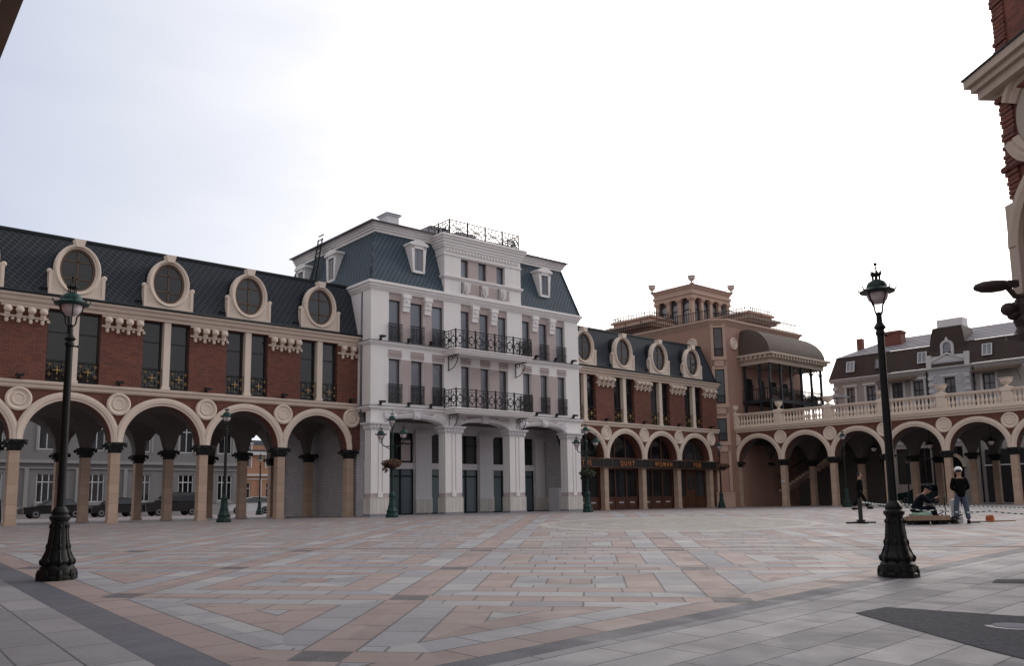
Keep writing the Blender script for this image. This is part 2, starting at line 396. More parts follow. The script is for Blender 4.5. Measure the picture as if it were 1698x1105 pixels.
# ------------------------------------------------------------------ ground
def ground_mat():
    m, nt, b = newmat('paving'); v, x, y, z = coords(nt)
    wv = noise(nt, v, .15, 2)
    dx, dy = x+1.84, y-8.4
    i = (dx*4.04-dy*.35)*(1/17.84); j = (dx*.75+dy*4.35)*(1/17.84)
    fi = ((i+.5).fr()-.5).abs()*4.2; fj = ((j+.5).fr()-.5).abs()*4.2
    dl = fi.min(fj)+.24
    b1 = x*.791+y*.612-2.88; b2 = y*.7265-x*.687-6.22
    B = b1.min(b2); D = dl.min(B)
    idx = (D*2.0).fl(); par = (idx*.5).fr().gt(.25)
    onb = B.lt(dl); u1 = y*.791-x*.612; u2 = x*.7265+y*.687
    sb = b1.lt(b2).sel(u1, u2)
    sl_ = fi.lt(fj).sel(j*4.2, i*4.2)
    s = onb.sel(sb, sl_)
    wn = nt.nodes.new('ShaderNodeTexWhiteNoise'); wn.noise_dimensions = '3D'
    side = fi.lt(fj)
    LT = .9
    off = idx*.37
    nt.links.new(comb(nt, ((s+off)*(1/LT)).fl(), idx+side*7.0+onb*31.0, i.fl()*13.0+j.fl()), wn.inputs[0])
    rnd = X(nt, wn.outputs[0])
    wn2 = nt.nodes.new('ShaderNodeTexWhiteNoise'); wn2.noise_dimensions = '3D'; nt.links.new(comb(nt, ((s+off)*(1/LT)).fl()+3.3, idx+side*7.0+onb*31.0, i.fl()*13.0+j.fl()), wn2.inputs[0])
    rn2 = X(nt, wn2.outputs[0])
    pink = mixc(nt, rnd, (.375, .28, .24), (.305, .225, .195)); pink = mixc(nt, rn2.gt(.95)*.5, pink, (.32, .20, .175))
    grey = mixc(nt, rnd, (.375, .37, .38), (.28, .28, .30)); grey = mixc(nt, rn2.gt(.86)*.5, grey, (.50, .48, .46))
    c = mixc(nt, par, pink, grey)
    # joints
    jd = ((D*2.0).fr()-.5).abs().gt(.5-.028)
    js = (((s+off)*(1/LT)).fr()-.5).abs().gt(.5-.015)
    jt = jd.max(js)
    # the paving stones farther out are mixed, small and less ordered
    ax, ay = x*.747+y*.664, y*.747-x*.664
    bt = nt.nodes.new('ShaderNodeTexBrick'); nt.links.new(comb(nt, ax, ay), bt.inputs[0])
    bt.inputs['Scale'].default_value = 1; bt.inputs['Brick Width'].default_value = 1.2; bt.inputs['Row Height'].default_value = .6; bt.inputs['Mortar Size'].default_value = .01
    bt.inputs['Color1'].default_value = (.30, .23, .20, 1); bt.inputs['Color2'].default_value = (.20, .18, .19, 1); bt.inputs['Mortar'].default_value = (.12, .10, .10, 1)
    dist = (x*.664-y*.748+39.8)
    farf = ramp(nt, dist, 11.0, 6.0)
    c = mixc(nt, farf*.55, c, bt.outputs[0])
    # node squares
    nd = fi.max(fj).lt(.25)*B.gt(-.05)
    c = mixc(nt, jt*.8, c, (.030, .026, .028))
    c = mixc(nt, nd*X(nt, .0).op('ADD', y.lt(24.0))*.9, c, (.045, .045, .055))
    # dark border band, then plain grey paving in the foreground
    bt2 = nt.nodes.new('ShaderNodeTexBrick'); nt.links.new(comb(nt, sb, B), bt2.inputs[0]); bt2.offset = .37
    bt2.inputs['Scale'].default_value = 1; bt2.inputs['Brick Width'].default_value = 1.15; bt2.inputs['Row Height'].default_value = .5; bt2.inputs['Mortar Size'].default_value = .011
    bt2.inputs['Color1'].default_value = (.38, .365, .37, 1); bt2.inputs['Color2'].default_value = (.20, .20, .215, 1); bt2.inputs['Mortar'].default_value = (.035, .033, .036, 1)
    bt3 = nt.nodes.new('ShaderNodeTexBrick'); nt.links.new(comb(nt, sb, B), bt3.inputs[0])
    bt3.inputs['Scale'].default_value = 1; bt3.inputs['Brick Width'].default_value = .8; bt3.inputs['Row Height'].default_value = 1.0; bt3.inputs['Mortar Size'].default_value = .008
    bt3.inputs['Color1'].default_value = (.095, .10, .125, 1); bt3.inputs['Color2'].default_value = (.06, .064, .082, 1); bt3.inputs['Mortar'].default_value = (.04, .04, .045, 1)
    inb = B.gt((b1.lt(b2)).sel(-.5, -.33))
    outc = mixc(nt, inb, bt2.outputs[0], bt3.outputs[0])
    c = mixc(nt, B.lt(0.0), c, outc)
    # pale cobbled round
    cx, cy = x-5.8, y-31.4
    rr = (cx*cx+cy*cy).op('SQRT')
    cob = nt.nodes.new('ShaderNodeTexVoronoi'); cob.inputs['Scale'].default_value = 7; nt.links.new(v, cob.inputs[0])
    cobc = mixc(nt, X(nt, cob.outputs['Color']), (.36, .33, .29), (.27, .25, .22))
    ringl = ((rr*.9).fr()-.5).abs().gt(.44)
    cobc = mixc(nt, ringl*.5, cobc, (.5, .47, .42))
    c = mixc(nt, rr.lt(4.9), c, cobc); c = mixc(nt, (rr-4.75).abs().lt(.16), c, (.45, .42, .38))
    # speckle and dirt
    sn = noise(nt, v, 55.0, 3, .7); dn = noise(nt, v, .35, 5)
    c = mixc(nt, ramp(nt, sn, .35, .65)*.30, c, (.10, .09, .10)); c = mixc(nt, ramp(nt, noise(nt, v, 80.0, 2), .52, .7)*.35, c, (.42, .40, .42))
    c = mixc(nt, ramp(nt, dn, .45, .75)*.30, c, (.14, .12, .12))
    vo = nt.nodes.new('ShaderNodeTexVoronoi'); vo.inputs['Scale'].default_value = 1.7; nt.links.new(v, vo.inputs[0])
    gum = X(nt, vo.outputs['Distance']).lt(.035)*noise(nt, v, .8, 2).gt(.5)
    c = mixc(nt, gum*.5, c, (.06, .055, .055))
    strk = noise(nt, comb(nt, x*.25+y*.9, y*.12-x*.35), 1.0, 6, .6)
    c = mixc(nt, ramp(nt, strk, .52, .72)*.28, c, (.12, .10, .095))
    nt.links.new(c, b.inputs['Base Color'])
    rg = ramp(nt, noise(nt, v, 2.5, 4), .3, .8)*.22+.30
    rg = rg+.14+rnd*.14+X(nt, bt2.outputs['Fac'])*.0
    nt.links.new(rg.v, b.inputs['Roughness']); sp(b, 'Specular IOR Level', .42)
    bump(nt, b, sn*.25+jt.inv()*1.0, .25, .006)
    return m
ground_mat()
def axis(a, b, st, far): return [-far, -250, -120] + [a+i*st for i in range(int((b-a)/st)+1)] + [160, 300, far]
gm = MB(); xs = axis(-60, 80, 1.25, 900); ys = axis(-24, 120, 1.25, 900)
gv = [(x, y, gz(x, y)) for y in ys for x in xs]; nx = len(xs)
gm.add(gv, [(j*nx+i, j*nx+i+1, (j+1)*nx+i+1, (j+1)*nx+i) for j in range(len(ys)-1) for i in range(nx-1)], True)
obj('ground', gm, 'paving', kind='structure')
def ground_sheet(name, pts, mat, h=.006, **kw):
    mb = MB(); vs = [(x, y, gz(x, y)+h) for x, y in pts]; mb.add(vs, [tuple(range(len(vs)))])
    return obj(name, mb, mat, **kw)
m, nt, b = newmat('dark_stone'); v, x, y, z = coords(nt)
n1 = noise(nt, v, 14.0, 5, .7); n2 = noise(nt, v, 2.0)
nt.links.new(mixc(nt, ramp(nt, n1, .35, .7), (.035, .036, .045), mixc(nt, n2, (.075, .077, .09), (.10, .10, .115))), b.inputs['Base Color']); sp(b, 'Roughness', .85); bump(nt, b, n1, .6, .02)
ground_sheet('dark_paving', [(3.98, 10.42), (4.30, 8.2), (4.4, 7.75), (5.1, 7.1), (8.6, 7.4), (8.6, 9.9), (5.67, 10.0), (4.52, 10.84)][::1], 'dark_stone', kind='structure')
ground_sheet('dark_paving', [(7.0, 13.0), (9.4, 12.4), (9.7, 12.95), (7.3, 13.42)], 'dark_stone', kind='structure')
t = thing('manhole_cover', 'pale round metal manhole cover set in dark paving at lower right', 'manhole cover', (5.24, 9.38, gz(5.24, 9.38)+.008))
mb = MB(); mb.archring(0, 0, [(.21, 0), (.27, 0), (.27, .012), (.21, .012)], 0, 2*math.pi, 32); mb.M = None
mb2 = MB(Matrix.Rotation(R(90), 4, 'X')); mb2.archring(0, 0, [(.20, 0), (.28, 0), (.28, -.015), (.20, -.015)], 0, 2*math.pi, 32)
obj('rim', mb2, 'cover_metal', t); mb = MB(); mb.lathe([(.20, 0), (.20, .006), (0.0, .0061)], n=28); obj('lid', mb, 'stone_grey', t)
# drain channel crossing the plaza
def chan(p0, p1, wd, nm, lab):
    mb = MB(); n = 30; d = Vector((p1[0]-p0[0], p1[1]-p0[1])).normalized(); q = Vector((-d.y, d.x))*wd/2
    for k in range(n):
        a = [p0[c]+(p1[c]-p0[c])*k/n for c in (0, 1)]; e = [p0[c]+(p1[c]-p0[c])*(k+1)/n for c in (0, 1)]
        mb.quad((a[0]-q.x, a[1]-q.y, gz(*a)+.007), (e[0]-q.x, e[1]-q.y, gz(*e)+.007), (e[0]+q.x, e[1]+q.y, gz(*e)+.007), (a[0]+q.x, a[1]+q.y, gz(*a)+.007))
    return obj(nm, mb, 'iron', label=lab, category='drain')
chan((-7.5, 22.2), (13.6, 18.8), .07, 'drain_channel', 'narrow dark drain slot running straight across the middle of the plaza')
for (gx, gy, lab) in ((-5.86, 13.4, 'dark square drain grate set in the paving nearest the left lamp post'), (-5.25, 17.6, 'dark square drain grate farther out, past the left lamp post')):
    pass

# ------------------------------------------------------------------ arcade wings
BAY = 3.92; ZS = 3.5
ROWS = (4.55, 9.0)
def column_mesh(w=.40, h=ZS-.42):
    return cached(('col', w, h), lambda: MB().box(-w/2, w/2, -w/2, w/2, .0, h).box(-w/2-.03, w/2+.03, -w/2-.03, w/2+.03, 0, .12).mesh('column'))
def capital_mesh():
    def f():
        mb = MB(); z0 = ZS-.44
        mb.lathe([(.20, z0-.02), (.24, z0+.04), (.205, z0+.07), (.23, z0+.20), (.30, z0+.34), (.34, z0+.38), (.34, z0+.44)], sq=True)
        rnd = random.Random(3)
        for k in range(70):      # leafy carving
            a = rnd.random()*6.28; zz = z0+.03+rnd.random()*.36; rr = .20+.16*((zz-z0)/.38)**1.5+rnd.random()*.06
            ca, sa = math.cos(a), math.sin(a); mq = max(abs(ca), abs(sa)); x, y = rr*ca/mq, rr*sa/mq
            mb.sphere((x, y, zz), .045, .045, .05, 5, 3)
        for sx in (-1, 1):
            for sy in (-1, 1): mb.sphere((sx*.36, sy*.36, z0+.30), .085, .085, .085, 6, 4)
        return mb.mesh('capital')
    return cached('capital', f)
def put_column(parent, x, y, base=-.4):
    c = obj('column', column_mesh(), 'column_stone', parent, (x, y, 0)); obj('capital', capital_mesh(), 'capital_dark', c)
    return c
RIN = 1.71
def medallion_mesh():
    def f():
        mb = MB(Matrix.Rotation(R(90), 4, 'X'))
        mb.lathe([(.50, 0), (.50, .10), (.44, .14), (.40, .13), (.36, .08), (.30, .06), (.27, .10), (.22, .11), (.19, .08), (0.0, .085)], n=28)
        return mb.mesh('medallion')
    return cached('medal', f)
def arch_front(rt, k0, k1, s0, x_end0, x_end1, ztop=5.65, backrows=True, vault=True, wallmat='brick', colw=.5):
    """bays k0..k1-1, bay k spans s0+k*BAY .. s0+(k+1)*BAY"""
    wb, rb = MB(), MB()
    for k in range(k0, k1):
        a, b = s0+k*BAY, s0+(k+1)*BAY; c = (a+b)/2
        wb.archwall(a, b, c, RIN, ZS, ztop, 0, .5)
        rb.archring(c, ZS, [(1.72, .1), (1.72, -.07), (1.80, -.07), (1.83, -.12), (1.97, -.14), (2.0, -.09), (2.07, -.09), (2.07, .1)], clamp=1.955)
    if x_end0 is not None: wb.box(x_end0, s0+k0*BAY, 0, .5, 0, ztop)
    if x_end1 is not None: wb.box(s0+k1*BAY, x_end1, 0, .5, ZS, ztop)
    wl = obj('arcade_wall', wb, wallmat, rt)
    parts('archivolt', rb, 'cream', rt)
    for k in range(k0, k1+1):
        obj('medallion', medallion_mesh(), 'cream', rt, (s0+k*BAY, 0.002, 5.17))
    if vault:
        vb = MB(); ys = [0.5]+[q-.0 for q in ROWS]
        n = 14
        for k in range(k0, k1):
            a, b = s0+k*BAY, s0+(k+1)*BAY; c = (a+b)/2; hx = BAY/2
            for y0, y1 in ((.5, ROWS[0]), ROWS):
                yc, hy = (y0+y1)/2, (y1-y0)/2; vs = []
                for jj in range(n+1):
                    for ii in range(n+1):
                        x = -math.cos(math.pi*ii/n)*hx; y = -math.cos(math.pi*jj/n)*hy
                        u = max(0, 1-(max(0, abs(x)-.0)/hx*1.0)**2) ; vv = max(0, 1-(y/hy)**2)
                        zz = ZS+1.72*max(math.sqrt(max(0, 1-(abs(x)/1.715)**2)) if abs(x) < 1.715 else 0, math.sqrt(max(0, 1-(abs(y)/(hy-.25))**2)) if abs(y) < hy-.25 else 0)
                        vs.append((c+x, yc+y, zz))
                vb.add(vs, [(j*(n+1)+i, (j+1)*(n+1)+i, (j+1)*(n+1)+i+1, j*(n+1)+i+1) for j in range(n) for i in range(n)], False)
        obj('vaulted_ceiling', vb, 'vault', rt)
    if backrows:
        bb = MB()
        for k in range(k0, k1):
            a, b = s0+k*BAY, s0+(k+1)*BAY
            bb.archwall(a, b, (a+b)/2, RIN, ZS, ztop, ROWS[1]-.25, ROWS[1]+.25)
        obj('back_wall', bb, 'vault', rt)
def pedestal_ring(*a): pass
def star_rail_mesh():
    def f():
        mb = MB(); w = .92; h = .92
        mb.box(0, w, -.02, .02, h-.03, h); mb.box(0, w, -.02, .02, .04, .07)
        for k in range(4): x = w*k/3; mb.box(max(0, x-.012), min(w, x+.012), -.012, .012, .04, h)
        for cx, cz, L in ((.46, .48, .40), (.16, .3, .2), (.76, .3, .2), (.16, .72, .18), (.76, .72, .18)):
            for a in range(4):
                dx, dz = math.cos(a*math.pi/4)*L/2, math.sin(a*math.pi/4)*L/2
                mb.tube([(cx-dx, -.02, cz-dz), (cx+dx, -.02, cz+dz)], .009, 4)
        return mb.mesh('balcony_railing')
    return cached('star', f)
def star_gold_mesh():
    def f():
        mb = MB()
        for a in (0, 2):
            dx, dz = math.cos(a*math.pi/4)*.18, math.sin(a*math.pi/4)*.18
            mb.tube([(-dx, -.04, -dz), (dx, -.04, dz)], .018, 4)
        mb.sphere((0, -.05, 0), .045, .02, .045, 6, 4)
        return mb.mesh('gilt_star')
    return cached('goldstar', f)
def window(parent, x0, x1, z0, z1, y, fm='dark_frame', gm='glass_sky', fw=.06, mull=(), trans=(), gd=.05, name='window', label=None, sill=None):
    w_, h_ = round(x1-x0, 3), round(z1-z0, 3)
    def f():
        mb = MB(); mb.box(0, w_, 0, .09, 0, fw); mb.box(0, w_, 0, .09, h_-fw, h_); mb.box(0, fw, 0, .09, fw, h_-fw); mb.box(w_-fw, w_, 0, .09, fw, h_-fw)
        for q in mull: mb.box(w_*q-fw*.4, w_*q+fw*.4, .01, .08, fw, h_-fw)
        for q in trans: mb.box(fw, w_-fw, .012, .078, h_*q-fw*.4, h_*q+fw*.4)
        return mb.mesh(name)
    def g():
        return MB().quad((fw*.5, gd, fw*.5), (w_-fw*.5, gd, fw*.5), (w_-fw*.5, gd, h_-fw*.5), (fw*.5, gd, h_-fw*.5)).mesh('pane')
    o = obj(name, cached(('w', w_, h_, fm, fw, tuple(mull), tuple(trans)), f), fm, parent, (x0, y, z0), label=label)
    obj('pane', cached(('p', w_, h_, gm, fw, gd), g), gm, o)
    return o
def bracket_mesh(wd, n):
    def f():
        mb = MB(); st = wd/n
        mb.box(-wd/2, wd/2, -.06, 0, -.06, .06); mb.box(-wd/2, wd/2, -.07, 0, -.50, -.42)
        for k in range(n):
            x = -wd/2+st*(k+.5)
            mb.box(x-.10, x+.10, -.16, 0, -.12, -.02)
            mb.sphere((x, -.24, -.22), .165, .17, .155, 12, 8)
            mb.box(x-.07, x+.07, -.12, 0, -.40, -.10)
            mb.sphere((x, -.14, -.40), .12, .12, .10, 8, 5)
            mb.lathe([(.05, -.74), (.085, -.66), (.06, -.58), (.13, -.52), (.13, -.44), (.06, -.40)], x, -.07, 0, 8)
            mb.sphere((x+st/2, -.06, -.58), .075, .07, .07, 8, 5)
        return mb.mesh('bracket_cluster')
    return cached(('br', round(wd, 2), n), f)
DRX_I, DRX_O, DRZ_I, DRZ_O = .72, .94, .94, 1.13
def dormer_parts():
    def ring():
        mb = MB(); n = 40
        # oval moulding
        prof = [(0., .25), (0., -.02), (.25, -.02), (.35, -.10), (.75, -.12), (1., -.04), (1., .25)]
        vs = []; k = len(prof)
        for i in range(n):
            a = 2*math.pi*i/n
            for t, y in prof: vs.append(((DRX_I+(DRX_O-DRX_I)*t)*math.cos(a), y, (DRZ_I+(DRZ_O-DRZ_I)*t)*math.sin(a)))
        mb.add(vs, [(i*k+j, ((i+1) % n)*k+j, ((i+1) % n)*k+(j+1) % k, i*k+(j+1) % k) for i in range(n) for j in range(k)], False)
        mb.prism([(-.15, 1.0), (.15, 1.0), (.23, 1.33), (-.23, 1.33)], -.20, .2)
        return mb.mesh('oval_frame')
    def base():
        mb = MB(); n = 16
        for s_ in (-1, 1):
            pl = [(s_*1.13, -1.22), (s_*1.13, -.28)] + [(s_*(1.13-.12+.12*math.cos(math.pi*q/6)), -.28+.12*math.sin(math.pi*q/6)) for q in range(1, 6)] + [(s_*.90, -.26)]
            arc = [(DRX_O*.98*math.cos(t), DRZ_O*.98*math.sin(t)) for t in [(-.25-(math.pi/2-.25)*q/n) for q in range(n+1)]]
            pl += [(s_*x, z) for x, z in arc] + [(0, -1.22)]
            if s_ < 0: pl = pl[::-1]
            mb.prism(pl[::-1], -.02, .25)
            mb.box(min(s_*1.13, s_*1.0), max(s_*1.13, s_*1.0), -.06, .0, -1.22, -.22)
            mb.sphere((s_*1.1, .05, -.2), .12, .14, .12, 8, 5)
        mb.box(-1.13, 1.13, -.062, .0, -1.22, -1.08)
        return mb.mesh('scroll_base')
    def body():
        mb = MB(); n = 24
        vs = []
        for y in (.2, 1.6):
            vs += [(DRX_O*1.0*math.cos(math.pi*(i/n*1.24-.12)), y, DRZ_O*1.0*math.sin(math.pi*(i/n*1.24-.12))) for i in range(n+1)]
        mb.add(vs, [(i, i+1, n+1+i+1, n+1+i) for i in range(n)], True)
        return mb.mesh('hood')
    def win():
        mb = MB(); mb.box(-.035, .035, .08, .14, -DRZ_I, DRZ_I)
        mb.box(-.66, .66, .08, .14, .35, .41); mb.box(-.68, .68, .08, .14, -.42, -.36)
        n = 36; vs = []
        for i in range(n):
            a = 2*math.pi*i/n
            for t, y in ((-.09, .06), (0.02, .06), (0.02, .15), (-.09, .15)): vs.append(((DRX_I+t)*math.cos(a), y, (DRZ_I+t)*math.sin(a)))
        mb.add(vs, [(i*4+j, ((i+1) % n)*4+j, ((i+1) % n)*4+(j+1) % 4, i*4+(j+1) % 4) for i in range(n) for j in range(4)])
        return mb.mesh('window')
    def pane():
        n = 36
        return MB().add([(DRX_I*math.cos(2*math.pi*i/n), .12, DRZ_I*math.sin(2*math.pi*i/n)) for i in range(n)], [tuple(range(n))]).mesh('pane')
    return (cached('dr', ring), cached('db', base), cached('dh', body), cached('dw', win), cached('dp', pane))
def put_dormer(rt, c):
    ring, base, body, win, pane = dormer_parts()
    d = obj('dormer', ring, 'cream', rt, (c, -.05, 10.92))
    obj('scroll_base', base, 'cream', d); obj('hood', body, 'roof_edge', d)
    obj('window_frame', win, 'brown_frame', d); obj('pane', pane, 'glass_dark', d)
def floodlight_mesh():
    def f():
        mb = MB(); mb.box(-.14, .14, -.40, -.16, .10, .20); mb.box(-.02, .02, -.20, 0, .02, .12); mb.box(-.10, .10, -.1, .0, .0, .03)
        return mb.mesh('floodlight')
    return cached('flood', f)
def upper_floor(rt, k0, k1, s0, x0, x1, hipR, hipL=None):
    holes = []; WW = 2.12
    for k in range(k0, k1):
        c = s0+(k+.5)*BAY+.04; holes.append((c-WW/2, c+WW/2, 5.96, 9.08))
    obj('brick_wall', MB().wall(x0, x1, 5.62, 9.12, .0, .38, holes), 'brick', rt)
    mb = MB()     # string course and main cornice
    mb.prismx([(0, 5.62), (-.10, 5.66), (-.13, 5.72), (-.10, 5.78), (-.20, 5.84), (-.22, 5.92), (-.16, 5.95), (0.1, 5.97)][::-1], x0, x1)
    obj('string_course', mb, 'cream', rt)
    mb = MB()
    mb.prismx([(0.1, 9.10), (-.10, 9.10), (-.12, 9.2), (-.26, 9.27), (-.30, 9.38), (-.44, 9.44), (-.46, 9.53), (0.1, 9.54)][::-1], x0, x1+.05)
    obj('cornice', mb, 'cream', rt)
    mb = MB(); mb.box(x0, x1+.05, -.44, .35, 9.545, 9.60); mb.tube([(x0, -.47, 9.58), (x1+.05, -.47, 9.58)], .06, 8)
    obj('gutter', mb, 'roof_edge', rt)
    for k in range(k0, k1):
        c = s0+(k+.5)*BAY+.04
        for a, b in ((c-WW/2, c-.16), (c+.16, c+WW/2)):
            window(rt, a, b, 5.98, 9.08, .22, 'dark_frame', 'glass_dark', .07, (), (.70,))
            r_ = obj('balcony_railing', star_rail_mesh(), 'iron', rt, (a-.01, .06, 6.0)); [obj('gilt_star', star_gold_mesh(), 'gold', r_, (cx, 0, cz)).__setattr__('scale', (L, 1, L)) for cx, cz, L in ((.46, .48, 1), (.16, .3, .5), (.76, .3, .5), (.16, .72, .45), (.76, .72, .45), (.46, .12, .3))]
        obj('window_mullion', cached('mul', lambda: MB().box(-.15, .15, 0, .3, 0, 3.1).box(-.19, .19, -.02, .3, 0, .12).mesh('window_mullion')), 'cream', rt, (c, -.06, 5.975))
        put_dormer(rt, c-.02)
    for k in range(k0, k1+1):
        e0 = s0+(k-.5)*BAY+.04+WW/2; e1 = s0+(k+.5)*BAY+.04-WW/2; n = 4
        if k == k1: e1 = x1-.1; n = 3
        if k == k0: e0 = max(e0, x0+.05)
        if e1-e0 > .3:
            obj('bracket_cluster', bracket_mesh(e1-e0-.02, n), 'cream', rt, ((e0+e1)/2, 0, 9.06))
            obj('floodlight', floodlight_mesh(), 'iron', rt, ((e0+e1)/2-.1, -.02, 5.97))
    # mansard
    y0, y1, zt = -.05, .95, 12.5; hr = .5; xl = x0
    mb = MB(); D_ = 9.6
    a = [(xl, y0, 9.58), (x1+.05, y0, 9.58), (x1+.05, D_, 9.58), (xl, D_, 9.58)]; b = [(xl, y1, zt), (x1-hr, y1, zt), (x1-hr, D_-1, zt), (xl, D_-1, zt)]
    mb.add(a+b, [(0, 1, 5, 4), (1, 2, 6, 5), (2, 3, 7, 6), (4, 5, 6, 7), (3, 0, 4, 7), (0, 3, 2, 1)])
    rf = obj('roof', mb, 'roof_dark', rt)
    mb = MB(); mb.box(xl, x1-hr+.06, y1-.07, y1+.25, zt-.02, zt+.09); mb.box(xl, x1-hr, y1-.03, y1+.2, zt-.14, zt-.02)
    mb.tube([(x1+.05, y0, 9.6), (x1-hr, y1, zt)], .05, 6)
    obj('ridge_cap', mb, 'roof_edge', rf)
    # snow guards
    mb = MB(); rn = random.Random(5)
    for k in range(int((x1-x0)/1.3)):
        x = x0+.6+k*1.3; z = 9.95+.0*rn.random(); y = y0+(z-9.58)/(zt-9.58)*(y1-y0)-.06
        if k % 3 == 0: mb.box(x, x+.3, y-.05, y+.05, z, z+.03)
    if mb.v: parts('roof_vent', mb, 'iron', rf)
    # floor and back
    mb = MB(); mb.box(x0, x1, .38, ROWS[1]+.2, 5.66, 5.9); mb.box(x0, x1, ROWS[1]-.2, ROWS[1]+.25, 5.9, 9.5); mb.box(x0, x1, 2.0, 2.1, 5.9, 9.4)
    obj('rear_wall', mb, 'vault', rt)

# --- left wing
lw = root('arcade_building', 'long dark roofed red brick building over an open vaulted arcade, filling the left side', 'building', FL)
S0L = -.60; K0, K1 = -4, 3
arch_front(lw, K0, K1, S0L, None, 11.72)
for k in range(K0, K1+1):
    x = S0L+k*BAY
    put_column(lw, x if k < K1 else x+.02, .25)
    if k < K1+1:
        for yy in ROWS: put_column(lw, x, yy)
upper_floor(lw, K0, K1, S0L, S0L+K0*BAY, 12.1, True)
mb = MB(); mb.tube([(11.98, -.08, 9.3), (11.98, -.08, 5.0), (12.25, -.2, 4.75), (12.25, -.2, 4.6)], .055, 8); obj('downpipe', mb, 'gutter', lw)

# --- pub wing
pw = root('pub_building', 'red brick pub with wood glazed arches and black sign band beside the white townhouse', 'building', FP)
S0P = -4.32; PK = 4
arch_front(pw, 0, PK, S0P, None, 12.35, backrows=False, vault=False)
upper_floor(pw, 0, PK, S0P, S0P, 12.35, True)
for k in range(0, PK+1):
    x = S0P+k*BAY; c = obj('column', column_mesh(), 'column_stone', pw, (x, .25, 0))
    obj('capital', cached('pcap', lambda: MB().box(-.33, .33, -.30, .33, 3.36, 3.5).box(-.28, .28, -.27, .28, 3.2, 3.36).mesh('capital')), 'cream', c)
for k in range(PK):
    a, b = S0P+k*BAY+.25, S0P+(k+1)*BAY-.25; c = (a+b)/2; y = .55
    mb = MB(); W = b-a
    door = (k == 3)
    mb.box(a, b, y, y+.1, 2.75, 3.6)
    for q in (0, 1/3, 2/3, 1):
        x = a+W*q; mb.box(x-.05, x+.05, y-.03, y+.08, .0, 2.9)
        hh = math.sqrt(max(0, RIN**2-(x-c)**2)) if abs(x-c) < RIN else 0
        if hh > .2: mb.box(x-.045, x+.045, y-.02, y+.08, 3.55, ZS+hh)
    n = 20
    mb.archring(c, ZS, [(1.60, y-.03), (1.73, y-.03), (1.73, y+.08), (1.60, y+.08)])
    sf = obj('shopfront', mb, 'wood_red', pw)
    g = MB(); g.quad((a, y+.06, .75), (b, y+.06, .75), (b, y+.06, 2.8), (a, y+.06, 2.8))
    g.add([(c-RIN*math.cos(math.pi*i/n), y+.06, ZS+RIN*math.sin(math.pi*i/n)) for i in range(n+1)], [tuple(range(n+1))])
    obj('pane', g, 'glass_dark', sf)
    pb = MB(); lt = MB()
    for q in range(3):
        x0, x1 = a+W*q/3+.07, a+W*(q+1)/3-.07
        if door and q == 1:
            pb.box(x0, x1, y, y+.06, 0, 2.7); pb.box(x0+.1, x0+.45, y-.02, y, 1.3, 2.5); pb.box(x1-.45, x1-.1, y-.02, y, 1.3, 2.5); pb.box(x0+.1, x1-.1, y-.03, y, .2, 1.0)
            continue
        pb.box(x0, x1, y, y+.05, .0, .85); pb.box(x0+.12, x1-.12, y-.03, y, .16, .7); pb.box(x0, x1, y-.05, y, .80, .88)
        if not door: lt.box(x0+.25, x1-.3, y-.045, y-.03, .46, .54)
    obj('timber_panel', pb, 'wood_red', sf)
    if lt.v: parts('plaque', lt, 'panel_white', sf)
    if door: obj('door_pane', MB().box(a+W/3+.17, a+W/3+.52, y-.025, y-.02, 1.35, 2.45).box(b-W/3-.52, b-W/3-.17, y-.025, y-.02, 1.35, 2.45), 'glass_dark', sf)
# black wall closing the empty room behind the glass
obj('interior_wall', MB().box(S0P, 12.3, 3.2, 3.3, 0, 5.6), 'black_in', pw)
mb = MB(); mb.box(S0P-.1, 12.2, -.10, .02, 2.86, 3.46)
sgn = obj('sign_board', mb, 'sign_black', pw, label='black fascia band with spaced orange capital letters')
mb = MB(); mb.box(S0P-.1, 12.22, -.13, -.10, 3.41, 3.46).box(S0P-.1, 12.22, -.13, -.10, 2.86, 2.90)
for k in range(0, PK+1):
    x = S0P+k*BAY
    for d in (-.45, .45): mb.box(x+d-.02, x+d+.02, -.12, -.10, 2.9, 3.41)
obj('sign_trim', mb, 'brown_frame', sgn)
def text(s_, size, loc, parent, mat, sx=1.0, spc=1.25, name='lettering'):
    cu = bpy.data.curves.new('t', 'FONT'); cu.body = s_; cu.size = size; cu.extrude = .012; cu.align_x = 'CENTER'; cu.space_character = spc; cu.offset = .006
    o = bpy.data.objects.new('t', cu); col.objects.link(o)
    bpy.context.view_layer.update()
    dg = bpy.context.evaluated_depsgraph_get(); me = bpy.data.meshes.new_from_object(o.evaluated_get(dg))
    bpy.data.objects.remove(o); me.materials.clear(); me.materials.append(MATS[mat])
    t = bpy.data.objects.new(name, me); col.objects.link(t); t.parent = parent; t.location = loc; t.rotation_euler = (R(90), 0, 0); t.scale = (sx, 1, 1)
    t['label'] = 'orange letters reading '+s_
    return t
for k, wd in enumerate(('THE', 'QUIET', 'WOMAN', 'PUB')):
    text(wd, .46, (S0P+(k+.5)*BAY+(.0 if k else -.1), -.125, 3.0), sgn, 'sign_gold', .85, 1.45)
for k in range(PK):
    pass

